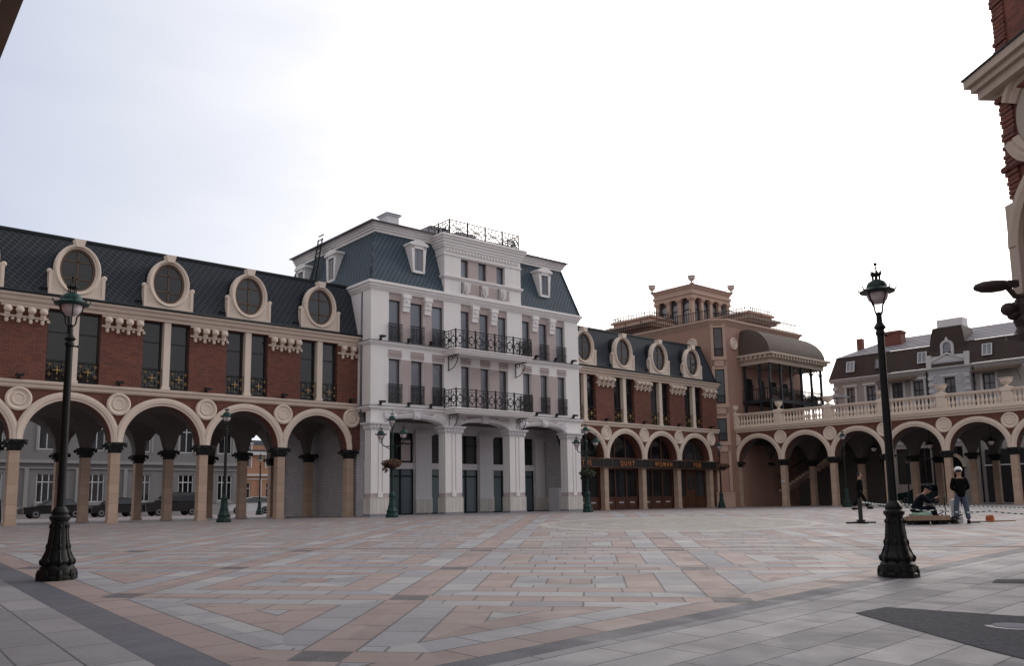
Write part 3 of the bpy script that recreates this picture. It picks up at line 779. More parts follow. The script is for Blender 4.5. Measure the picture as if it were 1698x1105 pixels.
# ------------------------------------------------------------------ white townhouse
wh = root('white_townhouse', 'tall white four storey townhouse with blue slate mansard roof, balconies and pillared ground floor', 'building', FW)
X0, X1, DB = -.28, 15.12, 11.3
GL = [(.83, 1.61), (2.26, 3.06), (3.68, 4.47)]; GC = [(5.67, 6.33), (7.08, 7.76), (8.48, 9.15)]; GR = [(10.34, 11.01), (11.78, 12.45), (13.22, 13.93)]
holes = [(g[0][0], g[2][1], z0, z1) for g in (GL, GC, GR) for z0, z1 in ((9.27, 12.0),)]
holes += [(w0, w1, 5.97, 8.38) for g in (GL, GC, GR) for w0, w1 in g]
mb = MB(); mb.wall(X0, X1, 5.5, 12.05, 0, .45, holes)
mb.box(X0, X0+.4, .45, DB, 5.5, 12.05); mb.box(X1-.4, X1, .45, DB, 5.5, 12.05); mb.box(X0, X1, DB-.4, DB+.0, 0, 12.04)
obj('wall', mb, 'white', wh)
# side wall below, behind the arcade wing
obj('side_wall', MB().box(X0+.02, X0+.45, 1.35, DB-.5, 0, 5.5), 'white_brick', wh)
obj('side_wall', MB().box(X1-.45, X1-.02, 1.0, DB-.5, 0, 5.5), 'white_brick', wh)
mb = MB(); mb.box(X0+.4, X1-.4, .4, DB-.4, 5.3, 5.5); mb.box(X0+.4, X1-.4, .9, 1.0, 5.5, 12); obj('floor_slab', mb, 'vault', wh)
# pink-grey piers between the windows (recessed a little), consoles and panels
mb, cb, ob, ob2 = MB(), MB(), MB(), MB()
for g in (GL, GC, GR):
    a, b = g[0][0], g[2][1]
    mb.box(a+.002, b-.002, .10, .40, 11.62, 11.998)
    for (w0, w1), (v0, v1) in zip(g, g[1:]):
        mb.box(w1, v0, .06, .40, 9.272, 11.62)
        m_ = (w1+v0)/2; wd = .26
        cb.box(m_-wd, m_+wd, -.16, .3, 11.78, 11.995); cb.prismx([(.2, 11.0), (-.02, 11.05), (-.04, 11.3), (-.10, 11.5), (-.12, 11.78), (.2, 11.78)][::-1], m_-wd+.05, m_+wd-.05)
        cb.box(m_-wd+.02, m_+wd-.02, -.09, .2, 11.34, 11.42)
        cb.sphere((m_, -.1, 11.62), .1, .08, .1, 8, 5)
    for (w0, w1) in g:
        ob.box(w0-.03, w1+.03, -.02, .03, 8.46, 8.84)
        rn = random.Random(int(w0*10))
        for q in range(7):
            x = w0+.04+(w1-w0-.08)*q/6
            ob2.archring(x, 8.64, [(.045, -.05), (.075, -.05), (.075, -.02), (.045, -.02)], 0, 2*math.pi, 10)
        ob2.box(w0-.02, w1+.02, -.04, -.02, 8.60, 8.68); ob2.box(w0-.03, w1+.03, -.045, -.02, 8.46, 8.49); ob2.box(w0-.03, w1+.03, -.045, -.02, 8.81, 8.84)
parts('window_pier', mb, 'mauve', wh); parts('console', cb, 'white', wh); 
for pn in parts('ornament_panel', ob, 'mauve_light', wh):
    cx_ = [v.co.x for v in pn.data.vertices]; a_, b_ = min(cx_), max(cx_); sub_ = MB()
    ids = {i for i, v_ in enumerate(ob2.v) if a_-.01 <= v_[0] <= b_+.01}; mp_ = {}
    for f_ in ob2.f:
        if f_[0] in ids:
            for q in f_:
                if q not in mp_: mp_[q] = len(sub_.v); sub_.v.append(ob2.v[q])
            sub_.f.append(tuple(mp_[q] for q in f_)); sub_.sm.append(False)
    obj('relief', sub_, 'mauve', pn)
pmb = MB()
for g in (GL, GC, GR):
    for (w0, w1), (v0, v1) in zip(g, g[1:]): pmb.box(w1+.02, v0-.02, -.025, .02, 5.97, 8.36)
parts('window_pier', pmb, 'mauve', wh)
def jul(w_, h_=1.02):
    def f():
        mb = MB(); mb.box(0, w_, -.02, .02, h_-.04, h_); mb.box(0, w_, -.02, .02, .05, .08); mb.box(0, w_, -.015, .015, h_-.2, h_-.18)
        n = max(4, int(w_/.085))
        for k in range(n+1): x = w_*k/n; mb.box(max(0, x-.011), min(w_, x+.011), -.011, .011, .0, h_)
        for q in range(3):
            cx = w_*(q+.5)/3
            mb.archring(cx, .45, [(.08, -.02), (.10, -.02), (.10, .0), (.08, .0)], 0, 2*math.pi, 10)
            mb.archring(cx, .25, [(.05, -.02), (.07, -.02), (.07, .0), (.05, .0)], 0, 2*math.pi, 8)
        return mb.mesh('balcony_railing')
    return cached(('jul', round(w_, 2), h_), f)
for g in (GL, GC, GR):
    for (w0, w1) in g:
        window(wh, w0, w1, 9.28, 11.62, .2, 'dark_frame', 'glass_sky', .045)
        window(wh, w0, w1, 5.98, 8.37, .2, 'dark_frame', 'glass_sky_dim', .045)
        if g is not GC:
            for z in (9.28, 5.98): obj('balcony_railing', jul(w1-w0+.1), 'iron', wh, (w0-.05, -.06, z))
# string courses, cornices
mb = MB(); E_ = .5
for (z0, z1, p_) in ((9.06, 9.14, .06), (9.14, 9.24, .13), (5.58, 5.66, .07), (5.66, 5.76, .15)):
    mb.box(X0-p_, X1+p_, -p_, DB, z0, z1)
obj('string_course', mb, 'white', wh)
mb = MB()
for z in (9.245, 5.765): mb.box(X0-.17, X1+.17, -.17, DB, z, z+.035)
obj('ledge_flashing', mb, 'stone_grey', wh)
mb = MB()
for (z0, z1, p_) in ((12.04, 12.12, .04), (12.12, 12.22, .09), (12.22, 12.36, .15), (12.36, 12.50, .23)):
    mb.box(X0-p_, X1+p_, -p_, DB+.01, z0, z1)
obj('cornice', mb, 'white', wh)
# mansard
mb = MB(); mb.frustum((X0-.1, X1+.1, -.08, DB), (X0+.85, X1-.48, 1.0, DB-1), 12.505, 15.62); rf = obj('roof', mb, 'roof_teal', wh)
mb = MB()
for (px_, qx) in (((X0-.1, -.08), (X0+.85, 1.0)), ((X1+.1, -.08), (X1-.48, 1.0))): mb.tube([(px_[0], px_[1], 12.52), (qx[0], qx[1], 15.62)], .07, 6)
obj('hip_cap', mb, 'roof_teal', rf)
mb = MB()
for (z0, z1, p_) in ((15.58, 15.74, .0), (15.74, 15.86, .08), (15.86, 15.98, .15), (15.98, 16.08, .22)):
    mb.box(X0+.78-p_, X1-.42+p_, .93-p_, DB-.8, z0, z1)
obj('roof_cornice', mb, 'white', rf)
mb = MB(); mb.box(X0+.3, X1-.2, .45, DB-.8, 16.06, 16.09); obj('roof_deck', mb, 'stone_grey', rf)
def sdormer(rtp, M, fm='white'):
    mb = MB(M); w2 = .60
    # tapered jambs, arched hood
    for s_ in (-1, 1):
        mb.prism([(s_*.34, 0.), (s_*.34, 1.56), (s_*.60, 1.56), (s_*.54, 1.1), (s_*.45, 0.0)] if s_ < 0 else [(s_*.34, 0.), (s_*.45, 0.), (s_*.54, 1.1), (s_*.60, 1.56), (s_*.34, 1.56)], -.12, 1.5)
    n = 10; pl = [(-.70, 1.56), (.70, 1.56), (.70, 1.68)] + [(.66-1.32*i/n, 1.69+.19*math.sin(math.pi*i/n)) for i in range(n+1)] + [(-.70, 1.68)]
    mb.prism(pl, -.18, 1.5); mb.prism([(-.58, 1.38), (.58, 1.38), (.62, 1.56), (-.62, 1.56)], -.12, 1.4)
    mb.box(-.36, .36, -.10, 1.2, -.02, .12)
    d = obj('dormer', mb, fm, rtp)
    mb = MB(M); mb.box(-.34, .34, -.03, .03, .12, 1.36); mb.box(-.02, .02, -.06, -.02, .12, 1.36)
    obj('pane', mb, 'glass_sky_dim', d)
for cx in (2.86, 12.42): sdormer(rf, Matrix.Translation((cx, .22, 13.42)) @ Matrix.Diagonal((.87, 1, 1, 1)))
for cy in (4.7, 8.5): sdormer(rf, Matrix.Translation((X0+.25, cy, 13.40)) @ Matrix.Rotation(R(-90), 4, 'Z'))
# ladder shape standing in for dark foliage and wire on the side roof
mb = MB()
for q in (-.25, .25): mb.tube([(X0+.12, 6.9+q, 13.6), (X0+.42, 6.55+q, 16.45)], .045, 5)
for k in range(12): mb.tube([(X0+.12+.33*k/11, 6.6-.4*k/11, 13.7+k*.27), (X0+.12+.33*k/11, 7.2-.4*k/11, 13.7+k*.27)], .035, 4)
obj('ladder_standin', mb, 'iron', rf)
# central attic bay
cx0, cx1 = 4.45, 10.18
CA = [(5.62, 6.22), (6.96, 7.56), (8.34, 8.94)]
mb = MB(); mb.wall(cx0, cx1, 12.50, 15.2, -.12, .3, [(CA[0][0], CA[-1][1], 13.58, 14.68)] + [(CA[i][0]-.0, CA[i][0]+.16, 12.6, 13.28) for i in range(3)])
mb.box(cx0, cx0+.3, .3, 2.2, 12.5, 15.2); mb.box(cx1-.3, cx1, .3, 2.2, 12.5, 15.2)
at = obj('attic_wall', mb, 'white', wh)
mb = MB()
for (w0, w1), (v0, v1) in zip(CA, CA[1:]): mb.box(w1, v0, -.05, .28, 13.582, 14.678); 
for i in range(3): mb.box(CA[i][0]+.18, (CA[i+1][0]-.02 if i < 2 else CA[2][1]+.3), -.135, -.1, 12.62, 13.26)
parts('window_pier', mb, 'mauve', at)
mb = MB()
for z0, z1, p_ in ((13.36, 13.44, .06), (13.44, 13.54, .12), (14.74, 14.84, .05), (15.2, 15.34, .07), (15.34, 15.5, .12), (15.5, 15.66, .18), (15.66, 15.8, .25), (15.8, 15.92, .32)):
    mb.box(cx0-p_, cx1+p_, -.12-p_, 1.6, z0, z1)
q = cx0+.12
while q < cx1-.1: mb.box(q, q+.10, -.22, -.1, 14.96, 15.12); q += .23
obj('attic_cornice', mb, 'white', at)
mb = MB()
for i in range(3):
    c = CA[i][0]+.38
    mb.prism([(c-.24, 13.2), (c-.2, 12.75), (c, 12.58), (c+.2, 12.75), (c+.24, 13.2), (c+.1, 13.28), (c-.1, 13.28)][::-1], -.24, -.12)
    mb.prism([(c-.08, 13.12), (c-.06, 12.85), (c, 12.72), (c+.06, 12.85), (c+.08, 13.12)][::-1], -.29, -.2)
parts('shield', mb, 'stone_white', at)
for (w0, w1) in CA: window(at, w0, w1, 13.6, 14.66, .1, 'dark_frame', 'glass_sky', .05)
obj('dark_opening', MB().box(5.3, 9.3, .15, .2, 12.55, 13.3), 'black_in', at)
def orail(L, h=.95, post=1.4):
    """ornate iron railing run along x, length L"""
    mb = MB(); n = max(1, round(L/post)); st = L/n
    mb.box(0, L, -.022, .022, h-.045, h); mb.box(0, L, -.018, .018, .08, .12); mb.box(0, L, -.015, .015, h-.18, h-.15)
    for k in range(n+1): mb.box(max(0, st*k-.025), min(L, st*k+.025), -.025, .025, 0, h+.06)
    for k in range(n):
        c = st*(k+.5); zc = .11+(h-.28)/2; rr = (h-.30)/2
        for a in range(4):
            dx, dz = math.cos(math.pi*a/4), math.sin(math.pi*a/4)
            ex = st*.45 if abs(dx) > .5 else rr
            mb.tube([(c-dx*st*.44, 0, zc-dz*rr), (c+dx*st*.44, 0, zc+dz*rr)], .017, 4)
        mb.archring(c, zc, [(.09, -.01), (.115, -.01), (.115, .01), (.09, .01)], 0, 2*math.pi, 12)
        for sx in (-1, 1):
            mb.archring(c+sx*st*.30, zc, [(rr*.47, -.014), (rr*.47+.035, -.014), (rr*.47+.035, .014), (rr*.47, .014)], 0, 2*math.pi, 14)
            mb.archring(c+sx*st*.30, zc+rr*.7, [(.04, -.01), (.06, -.01), (.06, .01), (.04, .01)], 0, 2*math.pi, 8)
            mb.archring(c+sx*st*.30, zc-rr*.7, [(.04, -.01), (.06, -.01), (.06, .01), (.04, .01)], 0, 2*math.pi, 8)
            for u in (.12, .47): mb.box(c+sx*st*u-.014, c+sx*st*u+.014, -.014, .014, .1, h-.03)
    return mb.mesh('railing')
def rail_u(parent, x0, x1, yf, yb, z, name='railing', mat='iron', h=.95):
    obj(name, orail(x1-x0, h), mat, parent, (x0, yf, z))
    obj(name, cached(('or', round(yb-yf, 2), h), lambda: orail(yb-yf, h)), mat, parent, (x0, yf, z), (0, 0, R(90)))
    obj(name, cached(('or', round(yb-yf, 2), h), lambda: orail(yb-yf, h)), mat, parent, (x1, yf, z), (0, 0, R(90)))
rail_u(at, 4.72, 9.97, -.25, 1.9, 15.93, h=.9)
# balconies
for z in (9.06, 5.74):
    mb = MB(); a, b = 4.42, 10.1
    mb.box(a, b, -1.12, .0, z-.10, z+.04); mb.box(a-.06, b+.06, -1.20, .0, z+.04, z+.10); mb.box(a+.05, b-.05, -1.05, 0, z-.2, z-.1)
    bl = obj('balcony', mb, 'white', wh)
    rail_u(bl, a+.04, b-.04, -1.12, -.02, z+.1, h=1.05)
    mb = MB()
    for x in (a+.35, b-.35):
        mb.bar((x, -.03, z-.2), (x, -.03, z-1.05), .04); mb.bar((x, -.03, z-.22), (x, -1.0, z-.22), .04)
        mb.tube([(x, -.05, z-1.0)] + [(x, -.05-.85*math.sin(t), z-1.0+.75*(1-math.cos(t))) for t in (.3, .6, .9, 1.2, 1.5)], .025, 5)
        for q, rr in ((.25, .13), (.5, .1), (.72, .07)):
            mb.M = Matrix.Translation((x, -q, z-.22-rr*1.1)) @ Matrix.Rotation(R(90), 4, 'Z'); mb.archring(0, 0, [(rr-.02, -.015), (rr, -.015), (rr, .015), (rr-.02, .015)], 0, 2*math.pi, 12); mb.M = None
    parts('bracket', mb, 'iron', bl)
# chimneys and roof boxes
for (a, b, y, z1) in ((2.6, 3.4, 3.0, 17.75), (4.9, 6.2, 1.9, 17.1), (6.9, 8.2, 1.9, 17.1), (10.6, 11.6, 2.4, 16.9)):
    mb = MB(); mb.box(a, b, y, y+.9, 16.1, z1-.22); mb.box(a-.08, b+.08, y-.08, y+.98, z1-.22, z1-.12)
    ch = obj('chimney', mb, 'white_dim', rf); obj('chimney_cap', MB().frustum((a-.16, b+.16, y-.16, y+1.06), (a+.1, b-.1, y+.1, y+.8), z1-.12, z1), 'stone_grey', ch)
# ground floor pillars
PIL = [(-.43, .70), (4.29, 5.44), (8.92, 10.08), (13.60, 14.76)]
PB = .62
for i, (a, b) in enumerate(PIL):
    y0 = -.32; y1 = y0+PB
    mb = MB(); mb.box(a-.04, b+.04, y0-.04, y1+.04, .14, .93); ped = obj('pillar', mb, 'base_slab', wh)
    mb = MB(); w3 = (b-a)
    mb.box(a+.03, b-.03, y0+.05, y1-.03, .93, 4.52)
    for q0, q1 in ((0, .36), (.42, .58), (.64, 1)):
        mb.box(a+w3*q0, a+w3*q1, y0, y0+.06, 1.18, 4.5)
        mb.box(a, a+.06, y0+PB*q0 if q0 else y0+.001, y0+PB*q1, 1.18, 4.5)
    mb.box(a+w3*.38, a+w3*.62, y0-.05, y0+.06, .98, 1.25)
    obj('shaft', mb, 'white', ped)
    mb = MB(); mb.box(a-.02, b+.02, y0-.02, y1+.02, .93, 1.0); mb.box(a+.01, b-.01, y0+.02, y1, 1.0, 1.17); obj('band', mb, 'mauve_light', ped)
    mb = MB(); mb.box(a-.06, b+.06, y0-.06, y1+.06, -.2, .14); obj('plinth', mb, 'stone_grey', ped)
    mb = MB()
    for z0, z1, p_ in ((4.48, 4.54, .03), (4.54, 4.72, .07), (4.72, 4.78, .12), (4.78, 4.86, .18)): mb.box(a-p_, b+p_, y0-p_, y1+p_, z0, z1)
    for q in range(5): mb.sphere((a+.15+(w3-.3)*q/4, y0-.09, 4.63), .07, .05, .07, 8, 5)
    obj('capital', mb, 'white_dim', ped)
    if i in (0, 3):
        pass
# arches above the pillars
mb, ab = MB(), MB()
xe = [X0] + [ (PIL[i][0]+PIL[i][1])/2 for i in (1, 2)] + [X1]
spans = [(PIL[i][1], PIL[i+1][0]) for i in range(3)]
for i, (a, b) in enumerate(spans):
    c, hw = (a+b)/2, (b-a)/2
    mb.archwall(xe[i], xe[i+1], c, hw, 4.86, 5.56, -.04, .45, rise=.36)
    ab.archring(c, 4.86, [(1., .2), (1., -.14), (1.1, -.2), (1.15, -.2), (1.15, .1)], clamp=hw+.15, rx=lambda r_, h=hw: h+(r_-1)*.5, rz=lambda r_: .36+(r_-1)*1.6, n=24)
    ab.prism([(c-.15, 5.14), (c+.15, 5.14), (c+.24, 5.56), (c-.24, 5.56)], -.3, 0); ab.sphere((c, -.28, 5.28), .13, .1, .12, 8, 6)
    for s_ in (-1, 1):     # shell carving fanning from the springing
        bx = c+s_*(hw+.05)
        for q in range(6):
            t = R(35+q*14); L = .72-.05*q
            x2 = bx-s_*L*math.cos(t)*.95; z2 = 4.92+L*math.sin(t)*.9
            ab.tube([(bx, -.08, 4.92), ((bx+x2)/2, -.14, (4.92+z2)/2+.02), (x2, -.10, z2)], .03, 6, .075)
        ab.tube([(bx+s_*.05, -.08, 4.9), (bx+s_*.1, -.1, 5.5)], .05, 6)
obj('portico_wall', mb, 'white', wh); obj('archivolt', ab, 'white_dim', wh)
pm = MB()
for i, (a, b) in enumerate(spans):
    c, hw = (a+b)/2, (b-a)/2
    for s_ in (-1, 1): pm.prism([(c+s_*.3, 5.36), (c+s_*(hw*.55), 5.30), (c+s_*(hw*.72), 5.5), (c+s_*.3, 5.5)][::(-1 if s_ > 0 else 1)], -.06, -.03)
parts('spandrel_panel', pm, 'mauve', wh)
# portico back wall with tall glazing
OP = [(1.0, 4.47), (5.65, 9.18), (10.3, 13.78)]
YB = 3.0
mb = MB(); mb.wall(X0+.4, X1-.4, 0, 5.4, YB, YB+.4, [(a, b, 0, 4.7) for a, b in OP]); obj('portico_back_wall', mb, 'white_dim', wh)
mb = MB()
for a, b in ((X0+.5, OP[0][0]), (OP[0][1], OP[1][0]), (OP[1][1], OP[2][0]), (OP[2][1], X1-.5)):
    mb.box(a+.03, b-.03, YB-.14, YB, .95, 4.9); mb.box(a, b, YB-.16, YB, .88, .96)
    mb.box(a-.05, b+.05, YB-.2, YB+.01, 4.6, 4.72)
parts('pilaster', mb, 'white_dim', wh)
mb = MB()
for a, b in ((X0+.5, OP[0][0]), (OP[0][1], OP[1][0]), (OP[1][1], OP[2][0]), (OP[2][1], X1-.5)): mb.box(a, b, YB-.17, YB, 0.1, .88)
mb.box(X1-.55, X1-.44, 1.0, YB, .1, .95)
parts('stone_dado', mb, 'base_slab', wh)
for a, b in OP:
    fr = MB(); n = 4; st = (b-a)/n
    for k in range(n+1): fr.box(a+st*k-.05 if k else a, a+st*k+.05 if k < n else b, YB+.1, YB+.2, 0, 2.62)
    fr.box(a, b, YB+.1, YB+.2, 2.18, 2.26); fr.box(a, b, YB+.1, YB+.2, 0, .1)
    for k in (1, 3): fr.box(a+st*k-.04, a+st*k+.04, YB+.1, YB+.2, 2.98, 4.7)
    fr.box(a, b, YB+.1, YB+.2, 4.05, 4.12)
    gz_ = obj('glazing', fr, 'iron', wh)
    obj('transom_band', MB().box(a, b, YB+.02, YB+.25, 2.62, 2.98), 'white_dim', gz_)
    obj('door_pane', MB().quad((a, YB+.16, .05), (b, YB+.16, .05), (b, YB+.16, 2.62), (a, YB+.16, 2.62)), 'glass_teal', gz_)
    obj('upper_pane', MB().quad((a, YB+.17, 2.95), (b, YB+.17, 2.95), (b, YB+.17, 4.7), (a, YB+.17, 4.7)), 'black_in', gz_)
obj('pale_curtain', MB().box(3.6, 4.3, YB+.13, YB+.16, 3.1, 4.3), 'mauve_light', wh)  # pale curtain panel in front of the upper pane
mb = MB(); mb.box(X0, X1, -.4, YB+.3, -.2, .03); obj('floor', mb, 'stone_grey', wh)
mb = MB(); mb.box(14.2, 14.6, 1.2, 2.1, 0, 1.5)
obj('utility_cabinet', mb, 'white_dim', wh)
mb = MB(); mb.tube([(14.55, 1.6, 4.9), (14.3, .9, 3.9), (14.3, .8, 3.2)], .06, 6); mb.sphere((14.25, .8, 3.1), .14); obj('bracket', mb, 'iron', wh)
for x in (.2, 1.95, 3.4, 11.2, 12.85, 14.3):
    for z in (9.29, 5.81): obj('floodlight', floodlight_mesh(), 'iron', wh, (x, -.12, z))
mb = MB(); mb.tube([(X0+.0, .9, 12.0), (X0-.06, .9, 5.2)], .06, 8); obj('downpipe', mb, 'gutter', wh)

# ------------------------------------------------------------------ pink corner building
FK = (16.25, 66.5, 48.749)
pk = root('pink_corner_building', 'tall terracotta pink building with colonnaded roof tower and stained glass corner windows', 'building', FK)
c_ = .85; ZK = 14.3; LX, LY = 11.7, 12.0
mb = MB(); mb.prismz([(0, c_), (c_, 0), (LX, 0), (LX, LY), (0, LY)], -.2, ZK); obj('wall', mb, 'pink', pk)
mb = MB()
for z0, z1, p_ in ((ZK, ZK+.14, .05), (ZK+.14, ZK+.28, .14), (ZK+.28, ZK+.44, .26)):
    mb.prismz([(-p_, c_-p_*.4), (c_-p_*.4, -p_), (LX+p_, -p_), (LX+p_, LY+p_), (-p_, LY+p_)], z0, z1)
obj('cornice', mb, 'pink_trim', pk)
# chamfer frame: local x along the chamfer
CH = Matrix.Translation((0, c_, 0)) @ Matrix.Rotation(R(-45), 4, 'Z'); cw = c_*math.sqrt(2)
mb = MB(CH)
for x in (.02, cw-.24): mb.box(x, x+.22, -.10, .05, 1.2, ZK)
for z in (11.45, 7.7, 4.75): mb.box(.0, cw, -.16, .05, z, z+.28); mb.box(.0, cw, -.10, .05, z-.5 if z < 11.5 else z-.4, z)
for z in (14.05, 10.72, 6.85): mb.box(.0, cw, -.13, .05, z, z+.16)
mb.box(-.1, cw+.1, -.2, .05, -.1, 1.0); mb.box(-.12, cw+.12, -.24, .05, 1.0, 1.15)
obj('corner_pilaster', mb, 'pink_trim', pk)
for z0, z1 in ((11.78, 14.0), (8.05, 10.68), (5.1, 6.82)):
    mb = MB(CH); mb.box(.24, cw-.24, -.05, -.0, z0, z1); wd = obj('window', mb, 'dark_frame', pk)
    obj('pane', MB(CH).box(.33, cw-.33, -.062, -.05, z0+.06, z1-.06), 'glass_stained', wd)
    rb = MB(CH); n = 7
    for k in range(n+1): x = .26+(cw-.52)*k/n; rb.box(x-.01, x+.01, -.12, -.10, z0, z0+.6)
    rb.box(.25, cw-.25, -.13, -.09, z0+.58, z0+.62)
    obj('balcony_railing', rb, 'iron', pk)
# niche with basket on the lower corner
for (mx, mz, onx) in ((2.0, 13.0, 1),):
    o = obj('medallion', medallion_mesh(), 'pink_trim', pk, (1.85, -.002, 12.85), None); o.scale = (.95, 1, 1)
o = obj('medallion', medallion_mesh(), 'pink_trim', pk, (0.0, 2.55, 12.95), (0, 0, R(-90))); o.scale = (.95, 1, 1)
# roof-edge railing
def picket(L, h=.9, sp_=.22):
    mb = MB(); mb.box(0, L, -.02, .02, h-.14, h-.10); mb.box(0, L, -.02, .02, .08, .11)
    n = int(L/sp_)
    for k in range(n+1):
        x = L*k/n; hh = h+.25 if k % 8 == 0 else h; mb.box(x-.022, x+.022, -.022, .022, 0, hh)
        if k % 8 == 0: mb.sphere((x, 0, hh), .04, .04, .05, 6, 4)
    return mb
obj('roof_railing', picket(LX-1.0), 'iron', pk, (.9, .1, ZK+.44)); obj('roof_railing', picket(LY-1.0), 'iron', pk, (.1, .9, ZK+.44), (0, 0, R(90)))
# belvedere tower
tx0, tx1, ty0, ty1 = 4.1, 9.2, 5.5, 9.2; tz = ZK+.4
mb = MB(); mb.box(tx0-.1, tx1+.1, ty0-.1, ty1+.1, tz, tz+.7); 
tw = obj('tower', mb, 'pink', pk)
ZC = 18.05
pb = MB()
nx_, ny_ = 4, 3
def tcol(x, y):
    pb.box(x-.18, x+.18, y-.18, y+.18, tz+.7, ZC-.25); pb.box(x-.26, x+.26, y-.26, y+.26, ZC-.25, ZC-.12); pb.box(x-.32, x+.32, y-.32, y+.32, ZC-.12, ZC)
for k in range(nx_+1):
    for y in (ty0, ty1): tcol(tx0+(tx1-tx0)*k/nx_, y)
for k in range(1, ny_):
    for x in (tx0, tx1): tcol(x, ty0+(ty1-ty0)*k/ny_)
parts('tower_column', pb, 'pink_trim', tw)
mb = MB()
for z0, z1, p_ in ((ZC, ZC+.3, .25), (ZC+.3, ZC+.5, .35), (ZC+.5, ZC+.8, .25), (ZC+.8, ZC+.95, .34), (ZC+.95, ZC+1.08, .42)): mb.box(tx0-p_, tx1+p_, ty0-p_, ty1+p_, z0, z1)
obj('entablature', mb, 'pink_trim', tw)
mb = MB(); mb.frustum((tx0-.5, tx1+.5, ty0-.5, ty1+.5), (tx0+1.6, tx1-1.6, ty0+1.4, ty1-1.4), ZC+1.08, ZC+1.5); obj('tower_roof', mb, 'pink', tw)
mb = MB(); fb = MB()
for k in range(nx_):
    a, b = tx0+(tx1-tx0)*k/nx_+.22, tx0+(tx1-tx0)*(k+1)/nx_-.22; fb.archwall(a, b, (a+b)/2, (b-a)/2-.05, ZC-.7, ZC, ty0+.05, ty0+.15, 12); mb.box(a, b, ty0+.16, ty0+.18, tz+.7, ZC)
    fb.box(a, a+.06, ty0+.05, ty0+.15, tz+.7, ZC-.7); fb.box(b-.06, b, ty0+.05, ty0+.15, tz+.7, ZC-.7); fb.box(a, b, ty0+.05, ty0+.15, ZC-1.0, ZC-.94)
for k in range(ny_):
    a, b = ty0+(ty1-ty0)*k/ny_+.22, ty0+(ty1-ty0)*(k+1)/ny_-.22; mb.box(tx0+.16, tx0+.18, a, b, tz+.7, ZC)
    fb.M = Matrix.Translation((tx0, 0, 0)) @ Matrix.Rotation(R(90), 4, 'Z') @ Matrix.Scale(-1, 4, (0, 1, 0))
    fb.archwall(a, b, (a+b)/2, (b-a)/2-.05, ZC-.7, ZC, .05, .15, 12); fb.box(a, a+.06, .05, .15, tz+.7, ZC-.7); fb.box(b-.06, b, .05, .15, tz+.7, ZC-.7); fb.box(a, b, .05, .15, ZC-1.0, ZC-.94); fb.M = None
parts('tower_window', fb, 'dark_frame', tw); parts('tower_pane', mb, 'glass_pale', tw)
def urn_mesh(sc_=1.0, fat=1.0):
    def f():
        pr = [(.16, 0), (.16, .05), (.07, .09), (.06, .16), (.12, .20), (.22, .30), (.27, .42), (.24, .50), (.30, .54), (.30, .58), (.22, .58), (.0, .52)]
        return MB().lathe([(a*sc_*fat, z*sc_) for a, z in pr], n=16).mesh('urn')
    return cached(('urn', sc_, fat), f)
for x, y in ((tx0-.35, ty0-.35), (tx1+.35, ty0-.35), (tx0-.35, ty1+.35)):
    obj('urn', urn_mesh(1.2), 'urn_stone', tw, (x, y, ZC+1.08))
obj('lightning_rod', MB().tube([(tx0+.4, ty1-.8, ZC+1.3), (tx0+.4, ty1-.8, ZC+2.4)], .03, 5), 'iron', tw)
# roof pavilions either side of the tower
for (a, b, y0, y1, zt) in ((.9, 3.6, 7.6, 11.4, 16.3), (7.0, 10.2, 1.9, 4.8, 16.5)):
    mb = MB(); mb.box(a, b, y0, y1, tz, zt-.9); pv = obj('roof_pavilion', mb, 'pink', pk)
    mb = MB()
    for z0, z1, p_ in ((zt-.9, zt-.7, .5), (zt-.7, zt-.5, .7), (zt-.5, zt-.15, .2), (zt-.15, zt, .4)): mb.box(a-p_, b+p_, y0-p_, y1+p_, z0, z1)
    obj('pavilion_cornice', mb, 'pink_trim', pv)
    for L, lc, rz in ((b-a+.4, (a-.2, y0-.2, zt), 0), (y1-y0+.4, (a-.2, y0-.2, zt), R(90)), (b-a+.4, (a-.2, y1+.2, zt), 0)):
        q = picket(L, .45, .3)
        for k in range(3): q.archring(L*(k+.5)/3, .35, [(.18, -.01), (.21, -.01), (.21, .01), (.18, .01)], 0, 2*math.pi, 12)
        obj('crest_railing', q, 'iron', pv, lc, (0, 0, rz))
# gallery bay with barrel awning on the right face
ga, gb, gd_ = 2.75, 10.6, 2.6
z_f, z_e = 8.3, 11.1
mb = MB(); mb.box(ga, gb, -gd_, 0, z_f-.25, z_f); mb.box(ga, gb, -gd_, 0, z_f-3.2-.25, z_f-3.2)
gl = obj('gallery', mb, 'iron_blue', pk, label='dark iron gallery with hanging lamps under a brown barrel awning')
mb = MB(); mb.box(ga-.1, gb+.1, -gd_-.1, 0, z_e, z_e+.35); mb.box(ga-.55, gb+.55, -gd_-.55, 0, z_e+.62, z_e+.78); mb.box(ga-.3, gb+.3, -gd_-.3, 0, z_e+.35, z_e+.62)
x = ga-.2
while x < gb+.3: mb.box(x, x+.14, -gd_-.5, -gd_-.1, z_e+.38, z_e+.62); x += .42
y = -gd_
while y < -.2: mb.box(ga-.5, ga-.1, y, y+.14, z_e+.38, z_e+.62); y += .42
obj('gallery_cornice', mb, 'cream_dark', gl)
mb = MB(); n = 14; H_ = 2.2; ze = z_e+.78; rows_ = []
for i in range(n+1):
    t = math.pi/2*i/n; ins = (1-math.cos(t)); rows_.append((ins, H_*math.sin(t)))
vs = []
for ins, hz in rows_:
    d = ins*(gd_+.2)
    vs += [(ga-.25+ins*.6, 0.0, ze+hz), (ga-.25+ins*.6, -gd_-.2+d*.98, ze+hz), (gb+.25-ins*1.0, -gd_-.2+d*.98, ze+hz), (gb+.25-ins*1.0, 0.0, ze+hz)]
